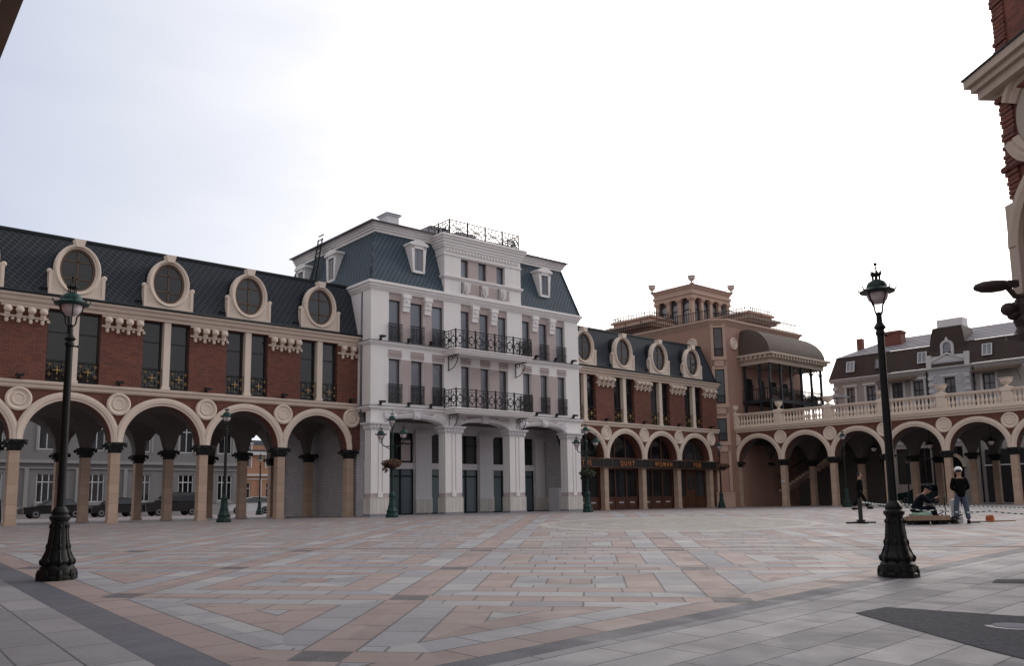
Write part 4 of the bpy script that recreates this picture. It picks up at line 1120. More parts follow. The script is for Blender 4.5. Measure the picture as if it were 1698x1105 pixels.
mb.add(vs, [(i*4+j, i*4+j+1, (i+1)*4+j+1, (i+1)*4+j) for i in range(n) for j in range(3)], False)
obj('awning', mb, 'awning_brown', gl)
mb = MB()
np_ = 6
for k in range(np_):
    x = ga+.1+(gb-ga-.2)*k/(np_-1)
    mb.box(x-.08, x+.08, -gd_+.02, -gd_+.18, z_f-3.4, z_e); mb.box(x-.13, x+.13, -gd_-.03, -gd_+.23, z_e-.45, z_e-.35)
    for s_ in (-1, 1):
        if 0 <= k+s_ < np_: mb.tube([(x, -gd_+.1, z_e-.7), (x+s_*.25, -gd_+.1, z_e-.45), (x+s_*.65, -gd_+.1, z_e-.1)], .04, 5)
for q in (-1.6, -.25): mb.box(ga+.02, ga+.18, q-.08, q+.08, z_f-3.4, z_e)
parts('gallery_post', mb, 'iron_blue', gl)
mb = picket(gb-ga, .95, .2); obj('gallery_railing', mb, 'iron', gl, (ga, -gd_+.1, z_f)); obj('gallery_railing', picket(gd_, .95, .2), 'iron', gl, (ga+.1, -gd_, z_f), (0, 0, R(90)))
mb = MB()
for a in (3.3, 5.0, 6.8, 8.6):
    for z0 in (z_f, z_f-3.2): mb.archring(a+.5, z0+1.5, [(.45, -.02), (.52, -.02), (.52, .02), (.45, .02)]); mb.box(a-.02, a+.05, -.04, .0, z0, z0+1.5); mb.box(a+.95, a+1.02, -.04, 0, z0, z0+1.5)
parts('door_moulding', mb, 'pink_trim', gl)
mb = MB()
for a in (3.3, 5.0, 6.8, 8.6):
    for z0 in (z_f, z_f-3.2): mb.box(a+.05, a+.95, -.02, .0, z0, z0+1.9)
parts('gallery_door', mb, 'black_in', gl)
def foliage(mb, c, rx, ry, rz, n, sz, rn):
    for _ in range(n):
        while True:
            q = Vector((rn.uniform(-1, 1), rn.uniform(-1, 1), rn.uniform(-1, 1)))
            if q.length < 1: break
        pnt = Vector((c[0]+q.x*rx, c[1]+q.y*ry, c[2]+q.z*rz)); a = Vector((rn.uniform(-1, 1), rn.uniform(-1, 1), rn.uniform(-1, 1))).normalized()
        b = a.orthogonal().normalized(); s_ = sz*rn.uniform(.6, 1.3)
        mb.add([pnt-a*s_, pnt+b*s_*.5, pnt+a*s_, pnt-b*s_*.5], [(0, 1, 2, 3)])
def kworld(x, y, z):
    A = R(FK[2]); return (FK[0]+x*math.sin(A)-y*math.cos(A), FK[1]+x*math.cos(A)+y*math.sin(A), z)
rn = random.Random(9)
pl_lab = ['planter of green plants on the gallery floor, nearest its left end', 'planter of green plants on the gallery floor, second from its left end', 'planter of green plants on the gallery floor, third from its left end', 'planter of green plants on the gallery floor, at its far right end']
for k, x in enumerate((4.0, 5.9, 7.7, 9.5)):
    t = thing('planter', pl_lab[k], 'planter', kworld(x, -gd_+.42, z_f), R(90-FK[2]), 'planters along the gallery')
    obj('box', MB().box(-.6, .6, -.15, .15, 0, .3), 'wood_board', t)
    mb = MB(); foliage(mb, (0, 0, .48), .75, .28, .3, 260, .09, rn); obj('plants', mb, 'leaf_dark', t)
for x in (5.0, 7.2, 9.3):
    mb = MB(); mb.tube([(x, -gd_+.6, z_e+.3), (x, -gd_+.6, z_e-.15)], .02, 4); hl = obj('hanging_lamp', mb, 'iron', gl)
    obj('lamp_shade', MB().lathe([(.02, .1), (.24, .0), (.22, -.05), (0.0, -.04)], x, -gd_+.6, z_e-.15, 12), 'panel_white', hl)

# ------------------------------------------------------------------ terrace arcade (right)
tr = root('terrace_arcade', 'long red brick arcade with pale arches and a stone balustrade terrace on top, at right', 'arcade', FR)
S0R = .43-BAY; RK = 7
arch_front(tr, 0, RK, S0R, None, None, ztop=5.74)
for k in range(RK+1):
    x = S0R+k*BAY; put_column(tr, x+(.02 if k == 0 else 0), .25)
    for yy in ROWS: put_column(tr, x, yy)
xe0, xe1 = S0R-.32, S0R+RK*BAY
mb = MB(); mb.box(xe0, S0R, 0, .5, 0, 5.74); mb.box(xe0, S0R+.24, .5, 9.2, 0, 5.7); obj('end_wall', mb, 'pink', tr)
mb = MB(); mb.prismx([(.1, 5.70), (-.08, 5.72), (-.10, 5.82), (-.22, 5.88), (-.25, 6.02), (-.30, 6.04), (-.30, 6.12), (.1, 6.12)][::-1], xe0-.1, xe1)
obj('string_course', mb, 'cream', tr)
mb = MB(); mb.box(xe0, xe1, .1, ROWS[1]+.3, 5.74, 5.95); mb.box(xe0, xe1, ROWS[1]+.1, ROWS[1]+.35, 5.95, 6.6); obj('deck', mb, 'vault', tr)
mb = MB(); mb.box(xe0, xe1, -.22, .12, 6.12, 6.26); mb.box(xe0, xe1, -.20, .10, 7.02, 7.10); mb.box(xe0, xe1, -.24, .14, 7.10, 7.18)
bal = obj('balustrade_rail', mb, 'cream', tr)
bmesh_ = MB().lathe([(.10, 0), (.10, .05), (.06, .08), (.085, .16), (.11, .26), (.10, .34), (.055, .46), (.05, .58), (.08, .64), (.06, .68), (.10, .70), (.10, .76)], n=10).mesh('baluster')
for k in range(RK):
    a, b = S0R+k*BAY+.32, S0R+(k+1)*BAY-.32; n = 13
    for q in range(n): obj('baluster', bmesh_, 'cream', bal, (a+(b-a)*(q+.5)/n, -.05, 6.26))
for k in range(RK+1):
    x = S0R+k*BAY
    pp = obj('balustrade_pier', cached('bp', lambda: MB().box(-.28, .28, -.27, .17, 6.12, 7.05).box(-.33, .33, -.31, .21, 7.0, 7.24).box(-.18, .18, -.29, -.27, 6.35, 6.9).mesh('balustrade_pier')), 'cream', tr, (x+(.12 if k == 0 else 0), 0, 0))
    obj('urn', urn_mesh(1.05 if k < 2 else 1.0, 1.0 if k < 2 else 1.35), 'cream', pp, (0, -.05, 7.24))
# floor lamps, plaque on column, hanging lanterns
obj('plaque', MB().box(-.13, .13, -.02, 0, 1.75, 1.95), 'panel_white', tr, (S0R+BAY, -.0, 0))
mb = MB()
st = MB(); n = 9
for k in range(n):
    x = -2.9+k*.30; z = 1.35+k*.17; st.box(x, x+.33, 5.0, 6.3, z-.22, z)
for k in range(8): st.box(-.1+k*.3, .23+k*.3, 5.0, 6.3, 2.7+k*.17, 2.9+k*.17)
obj('staircase', st, 'column_stone', tr)
obj('stair_rail', MB().tube([(-2.9, 5.0, 2.3), (-.1, 5.0, 3.9), (2.2, 5.0, 5.1)], .04, 5), 'iron', tr)
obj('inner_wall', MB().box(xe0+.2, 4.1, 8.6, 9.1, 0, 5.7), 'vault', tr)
def rworld(s, o, z=0): x, y = framepos(*FR, s, o); return (x, y, z)
def lworld(s, o, z=0): x, y = framepos(*FL, s, o); return (x, y, z)
for k, s in enumerate((10.2, 14.1, 6.3)):
    t = thing('hanging_lantern', ['dark lantern hanging in the terrace arcade, just right of the tall right lamp post', 'dark lantern hanging in the terrace arcade behind the standing worker', 'dark lantern hanging in the terrace arcade left of the tall right lamp post'][k], 'lantern', rworld(s, 2.5, 0), 0, 'lanterns hanging in the terrace arcade')
    obj('chain', MB().tube([(0, 0, 5.2), (0, 0, 4.2)], .015, 4), 'iron', t)
    obj('lantern_hood', MB().lathe([(.03, .35), (.12, .25), (.3, .12), (.3, .08)], 0, 0, 4.0, 12), 'lamp_dark', t); obj('globe', MB().lathe([(.2, .08), (.18, -.05), (.1, -.15), (0.0, -.17)], 0, 0, 4.0, 12), 'globe', t)

# ------------------------------------------------------------------ background block behind the terrace
FB = (framepos(*FR, 0, 16)[0], framepos(*FR, 0, 16)[1], FR[2])
bk = root('background_townhouse', 'pale two storey building with brown mansard roof behind the terrace balustrade', 'building', FB)
bx0, bx1 = -3.1, 34.0
BW = [(-1.9, -1.15), (-.08, .75), (2.2, 3.1), (4.0, 4.85), (6.57, 7.4), (9.5, 10.4), (13.3, 14.2), (16.3, 17.2), (19.5, 20.4)]
holes = [(a, b, 7.7, 10.3) for a, b in BW] + [(a-.1, b+.1, 1.6, 4.6) for a, b in BW]
obj('wall', MB().wall(bx0, bx1, -.3, 11.0, 0, .4, holes), 'grey_wall', bk)
obj('side_wall', MB().box(bx0, bx0+.3, .4, 12, -.3, 11.0).box(bx0, bx1, 11.6, 12, -.3, 11), 'grey_wall', bk)
obj('brick_panel', MB().box(5.36, 8.66, -.12, .0, 5.6, 10.9).box(5.4, 8.6, -.1, .0, 0, 5.5) if False else MB().wall(5.36, 8.66, 5.6, 10.95, -.10, .0, [(6.52, 7.45, 7.65, 10.35)]), 'grey_block', bk)
mb = MB(); mb.prismx([(.2, 10.9), (-.1, 10.9), (-.15, 11.0), (-.35, 11.1), (-.38, 11.22), (.2, 11.25)][::-1], bx0-.3, bx1)
mb.box(bx0, bx1, -.10, .0, 5.5, 5.8); mb.box(bx0, bx1, -.06, 0, 5.0, 5.1)
for a, b in BW:
    mb.box(a-.2, a-.02, -.07, .0, 7.5, 10.4); mb.box(b+.02, b+.2, -.07, .0, 7.5, 10.4); mb.box(a-.28, b+.28, -.14, .0, 10.42, 10.6); mb.box(a-.2, b+.2, -.12, 0, 7.45, 7.6)
for a in (5.5, 8.4, bx0+.15):
    for q in range(9): mb.box(a-.2, a+.2, -.16, -.0, 5.9+q*.54, 6.2+q*.54)
obj('stone_trim', mb, 'grey_trim', bk)
mb = MB()
for z0 in (10.35,):
    q = bx0+.3
    while q < 12: mb.box(q, q+.28, -.05, .0, z0+.33, z0+.45); q += .5
parts('frieze', mb, 'beige_wall', bk)
for a, b in BW:
    window(bk, a, b, 7.7, 10.3, .12, 'dark_frame', 'glass_sky_dim', .08, (.5,), (.7,))
    if not (9 < a < 14): window(bk, a-.1, b+.1, 1.6, 4.6, .12, 'door_brown', 'glass_dark', .1, (.5,), (.7,))
for a in (2.4, 11.0): pass
# garage door and arched opening at ground level
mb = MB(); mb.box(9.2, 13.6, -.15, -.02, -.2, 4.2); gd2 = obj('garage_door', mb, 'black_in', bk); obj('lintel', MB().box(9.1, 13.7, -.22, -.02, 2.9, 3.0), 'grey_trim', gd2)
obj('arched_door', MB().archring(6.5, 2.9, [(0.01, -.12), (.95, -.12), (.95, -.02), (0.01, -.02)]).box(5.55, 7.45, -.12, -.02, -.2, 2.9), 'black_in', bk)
obj('arched_frame', MB().archring(6.5, 2.9, [(.95, -.16), (1.2, -.16), (1.2, -.02), (.95, -.02)]), 'cream_dark', bk)
mb = MB(); rz = 13.2
mb.add([(bx0-.3, -.30, 11.24), (bx1, -.30, 11.24), (bx1, .25, rz), (bx0+.3, .25, rz), (bx0-.3, 12.2, 11.24), (bx0+.3, 11.7, rz)], [(0, 1, 2, 3), (4, 0, 3, 5)])
rf2 = obj('mansard', mb, 'roof_brown', bk)
mb = MB(); mb.add([(bx0+.2, .15, rz), (bx1, .15, rz), (bx1, 4.2, 14.95), (bx0+3.6, 4.2, 14.95), (bx0+.2, 12, rz)], [(0, 1, 2, 3), (4, 0, 3)]); obj('metal_roof', mb, 'metal_roof', bk)
for a in (-1.7, .9, 4.6, 9.7, 14.0, 17.5):
    o = window(rf2, a, a+.75, 11.75, 12.75, -.34, 'white_frame' if a in (-1.7, 9.7, 4.6) else 'brown_frame', 'glass_sky', .07, (.5,)); o.rotation_euler = (R(-14), 0, 0)
# central gable dormer
mb = MB(); mb.box(5.36, 8.66, -.2, .3, 11.05, 12.15); mb.box(5.3, 5.7, -.3, .2, 11.05, 12.3); mb.box(8.32, 8.72, -.3, .2, 11.05, 12.3)
mb.prism([(5.7, 11.7), (7.0, 12.25), (8.3, 11.7), (8.3, 11.85), (7.0, 12.42), (5.7, 11.85)][::-1], -.28, -.2)
gabled = obj('gable_parapet', mb, 'grey_trim', bk)
obj('gable_panel', MB().box(5.72, 8.3, -.215, -.2, 11.1, 11.7), 'grey_block', bk)
mb = MB(); mb.prism([(5.4, 12.1), (8.5, 12.1), (8.3, 13.9), (8.2, 14.6), (5.9, 14.6), (5.7, 13.9)][::-1], .1, 2.5); obj('gable_roof', mb, 'roof_brown', bk)
mb = MB(); mb.archring(6.98, 12.95, [(.33, .15), (.33, -.08), (.52, -.12), (.52, .15)]); mb.box(6.46, 6.65, -.1, .15, 12.1, 12.95); mb.box(7.31, 7.5, -.1, .15, 12.1, 12.95); mb.prism([(6.8, 13.35), (7.16, 13.35), (6.98, 13.75)][::-1], -.1, .1)
gw = obj('gable_window', mb, 'grey_trim', bk)
obj('pane', MB().archring(6.98, 12.95, [(0.01, .05), (.34, .05), (.34, .08), (0.01, .08)]).box(6.65, 7.31, .05, .08, 12.1, 12.95), 'glass_sky', gw)
mb = MB(); mb.box(6.1, 8.15, .6, 1.8, 14.4, 15.35); ch = obj('chimney', mb, 'white_dim', bk)
mb = MB(); mb.box(.9, 2.5, 1.9, 2.9, 13.7, 15.3); mb.box(.82, 2.58, 1.82, 2.98, 15.05, 15.2); obj('chimney', mb, 'brick_rough', bk)
mb = MB(); mb.box(-1.7, -1.2, 2.2, 2.7, 13.6, 15.1); obj('chimney', mb, 'brick_rough', bk)
# canopy over the first floor windows
for a, b in ((1.2, 4.4), (8.9, 12.4)):
    mb = MB(); mb.add([(a, -.05, 10.75), (b, -.05, 10.75), (b, -1.1, 10.45), (a, -1.1, 10.45), (a, -.05, 10.70), (b, -.05, 10.70), (b, -1.1, 10.38), (a, -1.1, 10.38)], [(3, 2, 1, 0), (4, 5, 6, 7), (3, 7, 6, 2), (0, 4, 7, 3), (1, 2, 6, 5)])
    for x in (a+.1, b-.1): mb.bar((x, -.05, 9.5), (x, -1.0, 10.42), .04)
    obj('canopy', mb, 'brown_frame', bk)
parts('downpipe', MB().tube([(5.2, -.1, 11.0), (5.2, -.1, 0)], .07, 6).tube([(8.85, -.1, 11.0), (8.85, -.1, 0)], .07, 6), 'iron_blue', bk)
# small balcony deck beside the pink building, left end of the block
t = thing('awning_canopy', 'small pale flat canopy between the pink building and the pale background building', 'canopy', rworld(-1.6, 11.5, 0), R(90-FR[2]))
obj('canopy_top', MB().box(-3.2, 1.4, -.6, 1.4, 9.1, 9.2).box(-3.2, 1.4, -.7, -.6, 9.0, 9.22), 'panel_white', t)
mb = MB()
for x in (-3, -1.5, 0, 1.2):
    mb.box(x-.03, x+.03, -.55, -.49, 5.9, 9.1)
parts('canopy_post', mb, 'iron', t)

# ------------------------------------------------------------------ buildings across the street, seen through the left arcade
FBL = (*framepos(*FL, 0, 38), FL[2])
def back_building(name, label, fr, x0, x1, h, mat, trim='grey_trim', bays=None, depth=10):
    rt_ = root(name, label, 'building', fr)
    bays = bays or [x0+1.5+k*3.4 for k in range(int((x1-x0-2)/3.4))]
    hs = []
    for k, x in enumerate(bays):
        hs += [(x, x+1.3, 4.9+.6, 7.6+.6)]
        hs += [(x, x+1.4, 1.2, 3.6)]
    obj('wall', MB().wall(x0, x1, -.4, h, 0, .4, hs).box(x0, x0+.3, .4, depth, -.4, h).box(x1-.3, x1, .4, depth, -.4, h), mat, rt_)
    mb = MB(); mb.box(x0-.1, x1+.1, -.25, .1, 4.4, 4.65); mb.box(x0, x1, -.12, .0, 3.95, 4.05); mb.box(x0-.2, x1+.2, -.4, .3, h, h+.4); mb.box(x0, x1, -.1, 0, -.3, .9)
    for x in bays:
        mb.box(x-.18, x-.02, -.06, 0, 5.4, 8.3); mb.box(x+1.32, x+1.5, -.06, 0, 5.4, 8.3); mb.box(x-.25, x+1.6, -.14, 0, 8.3, 8.5)
        mb.box(x-.9, x-.6, -.12, 0, .9, 3.95); mb.box(x-.1, x+1.5, -.08, 0, .95, 1.15)
    obj('stone_trim', mb, trim, rt_)
    for x in bays:
        window(rt_, x, x+1.3, 5.5, 8.2, .15, 'white_frame', 'glass_dark', .1, (.5,), (.7,))
        window(rt_, x, x+1.4, 1.2, 3.6, .15, 'white_frame', 'glass_dark', .1, (.33, .67), (.7,))
    obj('roof', MB().frustum((x0-.3, x1+.3, -.4, depth), (x0+1, x1-1, 2, depth-2), h+.4, h+2.0), 'roof_dark', rt_)
    return rt_
back_building('grey_townhouse', 'pale grey two storey building across the street, seen through the left arcade arches', FBL, -24, 22.5, 9.6, 'street_wall', 'street_trim', bays=[-22, -18, -14, -10.2, -6.4, -2.6, 1.2, 5.0, 8.8, 12.6, 16.4, 20.0])
FO = (*framepos(*FL, 40, 62), FL[2])
back_building('orange_house', 'orange rendered house at the far end of the side street, behind the silver car', FO, -12, 16, 7.0, 'orange_wall')

# ------------------------------------------------------------------ near buildings at the frame edges
# right: wall corner with brick, cornice, round niche
d0 = 15.2
FF = (1684.5/1, 0)
def raypt(px, py, d):
    u, v = px-849, py-CY; c, s = math.cos(R(ROLL)), math.sin(R(ROLL)); u, v = u*c-v*s, u*s+v*c; v = -v
    D = (u/FPX, math.cos(R(PITCH))-v/FPX*math.sin(R(PITCH)), math.sin(R(PITCH))+v/FPX*math.cos(R(PITCH)))
    t = d/D[1]; return (D[0]*t, d, D[2]*t+CZ)
cpt = raypt(1692, 470, d0)
nr = thing('brick_corner_building', 'near brick building corner with heavy cornice and round niche, cut off at the right edge', 'building', (cpt[0], cpt[1], gz(cpt[0], cpt[1])), R(-86))
# local: x runs toward the camera side (wall recedes from the corner), y into the building (+x world)
zo = -gz(cpt[0], cpt[1])
H = 12.5
mb = MB(); mb.box(0, 14, 0, 8, -.5, H); obj('wall', mb, 'brick_rough', nr)
mb = MB(); rn = random.Random(2)
z = raypt(1690, 330, d0)[2]+zo
while z < H:      # rough brick quoin courses standing proud
    e = rn.choice((.0, .012, .024)); mb.box(-.03-e, .30, -.03-e, .22, z, z+.068); z += .085
obj('quoin', mb, 'brick_rough', nr)
zc = raypt(1650, 160, d0)[2]+zo
ztop = raypt(1600, 97, d0)[2]+zo
mb = MB()
for z0, z1, p_ in ((zc-.05, zc+.05, .08), (zc+.05, zc+.22, .28), (zc+.22, zc+.34, .36), (zc+.34, zc+.50, .44)): mb.prismz([(-p_, -p_), (14, -p_), (14, .2), (.2, .2), (.2, 8), (-p_, 8)], z0, z1)
co = obj('cornice', mb, 'cream_dark', nr); obj('cornice_flashing', MB().box(-.47, 14, -.47, .2, zc+.50, zc+.53), 'iron', co)
zn = raypt(1690, 215, d0)[2]+zo
mb = MB(); mb.archring(.98, zn, [(.62, 0.02), (.62, -.06), (.70, -.12), (.76, -.10), (.80, -.16), (.90, -.16), (.90, .02)], R(28), R(335), 44, rz=1.05)
ob_ = obj('niche_surround', mb, 'cream_dark', nr)
obj('niche_panel', MB().archring(.98, zn, [(.01, -.02), (.63, -.02), (.63, .02), (.01, .02)], 0, 2*math.pi, 40, rz=1.05), 'beige_wall', nr)
for zz in (raypt(1650, 168, d0)[2]+zo, raypt(1660, 282, d0)[2]+zo):
    obj('string_course', MB().prismx([(-.07, zz-.04), (-.11, zz), (-.07, zz+.05), (.1, zz+.05), (.1, zz-.04)], -.1, 3).prism([(-.07, zz-.04), (-.11, zz), (-.07, zz+.05), (.1, zz+.05), (.1, zz-.04)], -.1, 3), 'brick_rough', nr)
za = raypt(1690, 345, d0)[2]+zo; zb_ = raypt(1690, 490, d0)[2]+zo
mb = MB(); mb.archring(1.35, za-.75, [(1.15, .05), (1.15, -.10), (1.28, -.14), (1.42, -.12), (1.42, .05)], 0, math.pi, 30); mb.box(-.06, .20, -.11, .1, zb_, za+.05)
obj('arch_moulding', mb, 'cream_dark', nr)
fl_ = thing('wall_floodlight', 'dark cigar shaped floodlight head projecting from the brick corner at the right edge', 'floodlight', raypt(1672, 475, d0-.3), R(180))
mb = MB(); M0 = mb
pts = [(0.02, 0, .02), (.10, 0, .015), (.28, 0, 0.0), (.46, 0, -.01), (.58, 0, -.015), (.62, 0, -.02)]
def taper(mb, pts, rads, n=10, sq=.55):
    pts = [Vector(q) for q in pts]; vs = []
    for q, rr in zip(pts, rads): vs += [(q.x, q.y+rr*1.4*math.cos(2*math.pi*k/n), q.z+rr*sq*2*math.sin(2*math.pi*k/n)) for k in range(n)]
    m_ = len(pts); mb.add(vs, [(j*n+k, j*n+(k+1) % n, (j+1)*n+(k+1) % n, (j+1)*n+k) for j in range(m_-1) for k in range(n)]+[tuple(range(n)), tuple(range((m_-1)*n, m_*n))[::-1]], True)
taper(mb, pts, [.07, .09, .10, .09, .055, .01]); obj('lamp_head', mb, 'bronze', fl_)
mb = MB(); mb.tube([(0.05, 0, .03), (-.1, 0, -.18), (-.3, .1, -.25)], .05, 6); mb.box(-.16, .02, -.06, .06, -.02, .10); obj('arm', mb, 'bronze', fl_)
f2 = thing('wall_lantern_bracket', 'dark iron lantern bracket with ball fitting under the floodlight at the right edge', 'bracket', raypt(1684, 515, d0-.3), R(180))
mb = MB(); mb.sphere((.12, 0, .02), .13, .13, .12, 12, 8); mb.sphere((.05, 0, -.08), .10, .10, .10, 10, 6); mb.box(-.25, .0, -.1, .1, -.1, .16); mb.lathe([(.10, .2), (.14, .1), (.12, -.1), (.16, -.18), (.12, -.3), (.17, -.42), (.30, -.46), (.30, -.52), (.08, -.56)], -.12, 0, 0, 12)
obj('fitting', mb, 'bronze', f2)
# left: eave of a near building overhead
ep = raypt(0, 140, 8.0)
nl = thing('near_eave_building', 'underside of a near brown eave and cornice cutting the top left corner', 'building', (ep[0], ep[1], gz(ep[0], ep[1])), R(90-141.5))
zl = ep[2]-gz(ep[0], ep[1])
mb = MB(); mb.box(-20, 18, -9, -3.3, -.5, zl+3.0); obj('wall', mb, 'brick_rough', nl)
mb = MB()
for y1, z0, z1 in ((0, .32, .42), (-.08, .18, .32), (-.2, .0, .18)): mb.box(-20, 18, -3.35, y1, zl+z0, zl+z1)
obj('cornice', mb, 'eave_brown', nl)
mb = MB()
for k in range(-16, 16):
    x = k*.9; mb.prismx([(-1.2, zl-.30), (-.7, zl-.36), (-.36, zl-.26), (-.25, zl-.14), (-.22, zl), (-1.2, zl)], x, x+.30)
    mb.M = Matrix.Translation((x+.15, -.42, zl-.22)); mb.sphere((0, 0, 0), .17, .15, .13, 12, 8); mb.M = None
parts('console', mb, 'eave_brown', nl)

# ------------------------------------------------------------------ street lamps
def lamp_parts(full=True):
    base = MB(); pr = [(.345, -.25), (.345, .05), (.325, .07), (.325, .13), (.31, .20), (.265, .25), (.285, .30), (.27, .34), (.235, .40), (.205, .48), (.18, .62), (.158, .80), (.150, .92), (.150, .96), (.185, 1.00), (.19, 1.04), (.15, 1.07), (.155, 1.12), (.125, 1.17), (.09, 1.21)]
    base.lathe(pr, n=16)
    for k in range(8):
        a = 2*math.pi*k/8; ca, sa = math.cos(a), math.sin(a)
        base.tube([(ca*.285, sa*.285, .24), (ca*.262, sa*.262, .34), (ca*.20, sa*.20, .48), (ca*.176, sa*.176, .62), (ca*.152, sa*.152, .86)], .030, 6, .014)
        base.sphere((ca*.275, sa*.275, .30), .05, .05, .055, 8, 5); base.sphere((ca*.19, sa*.19, .54), .035, .035, .06, 8, 5)
        base.sphere((ca*.155, sa*.155, .88), .028, .028, .04, 6, 4)
        base.lathe([(.065, -.2), (.065, .1), (.05, .14), (.04, .17)], ca*.30, sa*.30, 0, 8)
    base.v = [(x*.87, y*.87, z) for x, y, z in base.v]
    pole = MB(); pole.lathe([(.072, 1.18), (.068, 1.6), (.064, 2.6), (.058, 3.95)], n=14); 
    pole.lathe([(.058, 3.95), (.075, 3.98), (.075, 4.02), (.06, 4.05), (.10, 4.10), (.05, 4.18), (.045, 4.30), (.055, 4.33), (.02, 4.36)], n=12)
    pole.tube([(0, 0, 3.97), (.12, 0, 3.97)], .015, 5); pole.sphere((.13, 0, 3.97), .022, n=6, m=4)
    yoke = MB()
    for s_ in (-1, 1): yoke.tube([(s_*.02, 0, 4.30), (s_*.075, 0, 4.36), (s_*.085, 0, 4.42), (s_*.09, 0, 4.48), (s_*.15, 0, 4.56), (s_*.18, 0, 4.64), (s_*.18, 0, 4.71)], .014, 6)
    for s_ in (-1, 1): yoke.tube([(0, s_*.02, 4.30), (0, s_*.075, 4.36), (0, s_*.085, 4.44), (0, s_*.15, 4.56), (0, s_*.18, 4.64), (0, s_*.18, 4.71)], .010, 5)
    hood = MB(); hood.lathe([(.16, 4.68), (.28, 4.70), (.285, 4.72), (.21, 4.76), (.17, 4.78), (.165, 4.82), (.14, 4.87), (.08, 4.91), (.05, 4.92)], n=20)
    for k in range(8):
        a = 2*math.pi*k/8; hood.tube([(.2*math.cos(a), .2*math.sin(a), 4.72), (.29*math.cos(a), .29*math.sin(a), 4.74), (.30*math.cos(a), .30*math.sin(a), 4.79)], .012, 4)
        hood.sphere((.15*math.cos(a), .15*math.sin(a), 4.79), .022, n=5, m=3)
    crown = MB()
    for k in range(6):
        a = 2*math.pi*k/6; ca, sa = math.cos(a), math.sin(a)
        crown.tube([(.06*ca, .06*sa, 4.90), (.065*ca, .065*sa, 5.0), (.085*ca, .085*sa, 5.07)], .010, 5); crown.sphere((.07*ca, .07*sa, 5.02), .026, .026, .034, 6, 4)
    crown.archring(0, 0, [(.01, 0)]*3, 0, 1, 1) if False else None
    crown.lathe([(.075, 4.99), (.08, 5.01), (.075, 5.02)], n=12)
    crown.tube([(0, 0, 4.9), (0, 0, 5.16)], .009, 5); crown.sphere((0, 0, 5.19), .03, n=8, m=5); crown.lathe([(.0, 5.12), (.035, 5.125), (0.0, 5.13)], n=8)
    globe = MB(); globe.lathe([(.172, 4.71), (.172, 4.67), (.165, 4.62), (.145, 4.57), (.11, 4.53), (.06, 4.505), (0.0, 4.50)], n=24)
    return [(n_, m_.mesh(n_), mt) for n_, m_, mt in (('base', base, 0), ('pole', pole, 1), ('yoke', yoke, 0), ('hood', hood, 2), ('crown', crown, 0), ('globe', globe, 'globe'))]
LP = lamp_parts()
def clone_mesh(me, mat):
    return cached(('cm', me.name, mat), lambda: (lambda q: (q.materials.clear(), q.materials.append(MATS[mat]), q)[-1])(me.copy()))
def lamp(label, x, y, z=None, mats=('lamp_dark', 'lamp_dark', 'lamp_copper'), rot=0, sc_=1.0):
    t = thing('street_lamp', label, 'street lamp', (x, y, gz(x, y) if z is None else z), rot, 'street lamps around the plaza'); t.scale = (sc_,)*3
    for n_, me, mt in LP:
        mt = mats[mt] if isinstance(mt, int) else mt
        obj(n_, clone_mesh(me, mt), None, t)
    return t
lamp('tall black lamp post in the right foreground, its globe against the bright sky', 6.10, 14.05, rot=R(20), sc_=.985, mats=('lamp_dark', 'lamp_dark', 'lamp_green'))
lamp('tall dark lamp post in the left foreground, in front of the brick arches', -8.12, 15.62, rot=R(35), sc_=1.06)
def lamp_at(label, px, py, d, sc_, mats=('lamp_green', 'lamp_dark', 'lamp_copper')):
    x, y, z = raypt(px, py, d); return lamp(label, x, y, gz(x, y), mats, R(random.uniform(0, 60)), sc_)
lamp_at('slim green lamp post standing before the left arcade, third arch from the white townhouse', 371, 867, 37, .955)
lamp_at('single green lamp post by the pink building corner, right end of the pub', 1197, 842, 61, .92)
lamp_at('distant green lamp post before the terrace arcade, left of the right foreground lamp', 1405, 840, 54, .93)
lamp_at('dark lamp post out in the street, seen through the left arcade beside the silver car', 430, 853, 66, .9)
lamp_at('small dark lamp post under the terrace arcade, behind the seated worker', 1509, 838, 68, .7)
def triple(label, px, py, d, sc_, rot):
    x, y, z = raypt(px, py, d)
    t = thing('triple_street_lamp', label, 'street lamp', (x, y, gz(x, y)), rot, 'three headed street lamps by the white townhouse'); t.scale = (sc_,)*3
    for n_, me, mt in LP:
        if n_ in ('base', 'pole'): obj(n_, clone_mesh(me, ('lamp_copper', 'lamp_green')[mt]), None, t)
    mb = MB()
    hs = [(0, 0, .28)]
    for k in range(2):
        a = R(180*k); hs.append((.62*math.cos(a), .62*math.sin(a), -.42))
        mb.tube([(0, 0, 3.5), (.3*math.cos(a), .3*math.sin(a), 3.42), (.55*math.cos(a), .55*math.sin(a), 3.55), (.62*math.cos(a), .62*math.sin(a), 3.9)], .028, 6)
        mb.tube([(0, 0, 3.3), (.25*math.cos(a), .25*math.sin(a), 3.36), (.3*math.cos(a), .3*math.sin(a), 3.5)], .02, 5)
    ar = obj('arm', mb, 'lamp_green', t)
    for dx, dy, dz in hs:
        h = None
        for n_, me, mt in LP:
            if n_ in ('hood',): h = obj('lamp_head', clone_mesh(me, 'lamp_copper'), None, t, (dx, dy, dz-.25))
        for n_, me, mt in LP:
            if n_ in ('crown', 'globe', 'yoke'): obj(n_, clone_mesh(me, 'globe' if n_ == 'globe' else 'lamp_green'), None, h)
    return t
triple('three headed green lamp post before the first pillar of the white townhouse', 650, 861, 41, .97, R(-20))
triple('three headed green lamp post at the right corner of the white townhouse, before the pub', 975, 851, 49, .97, R(-30))
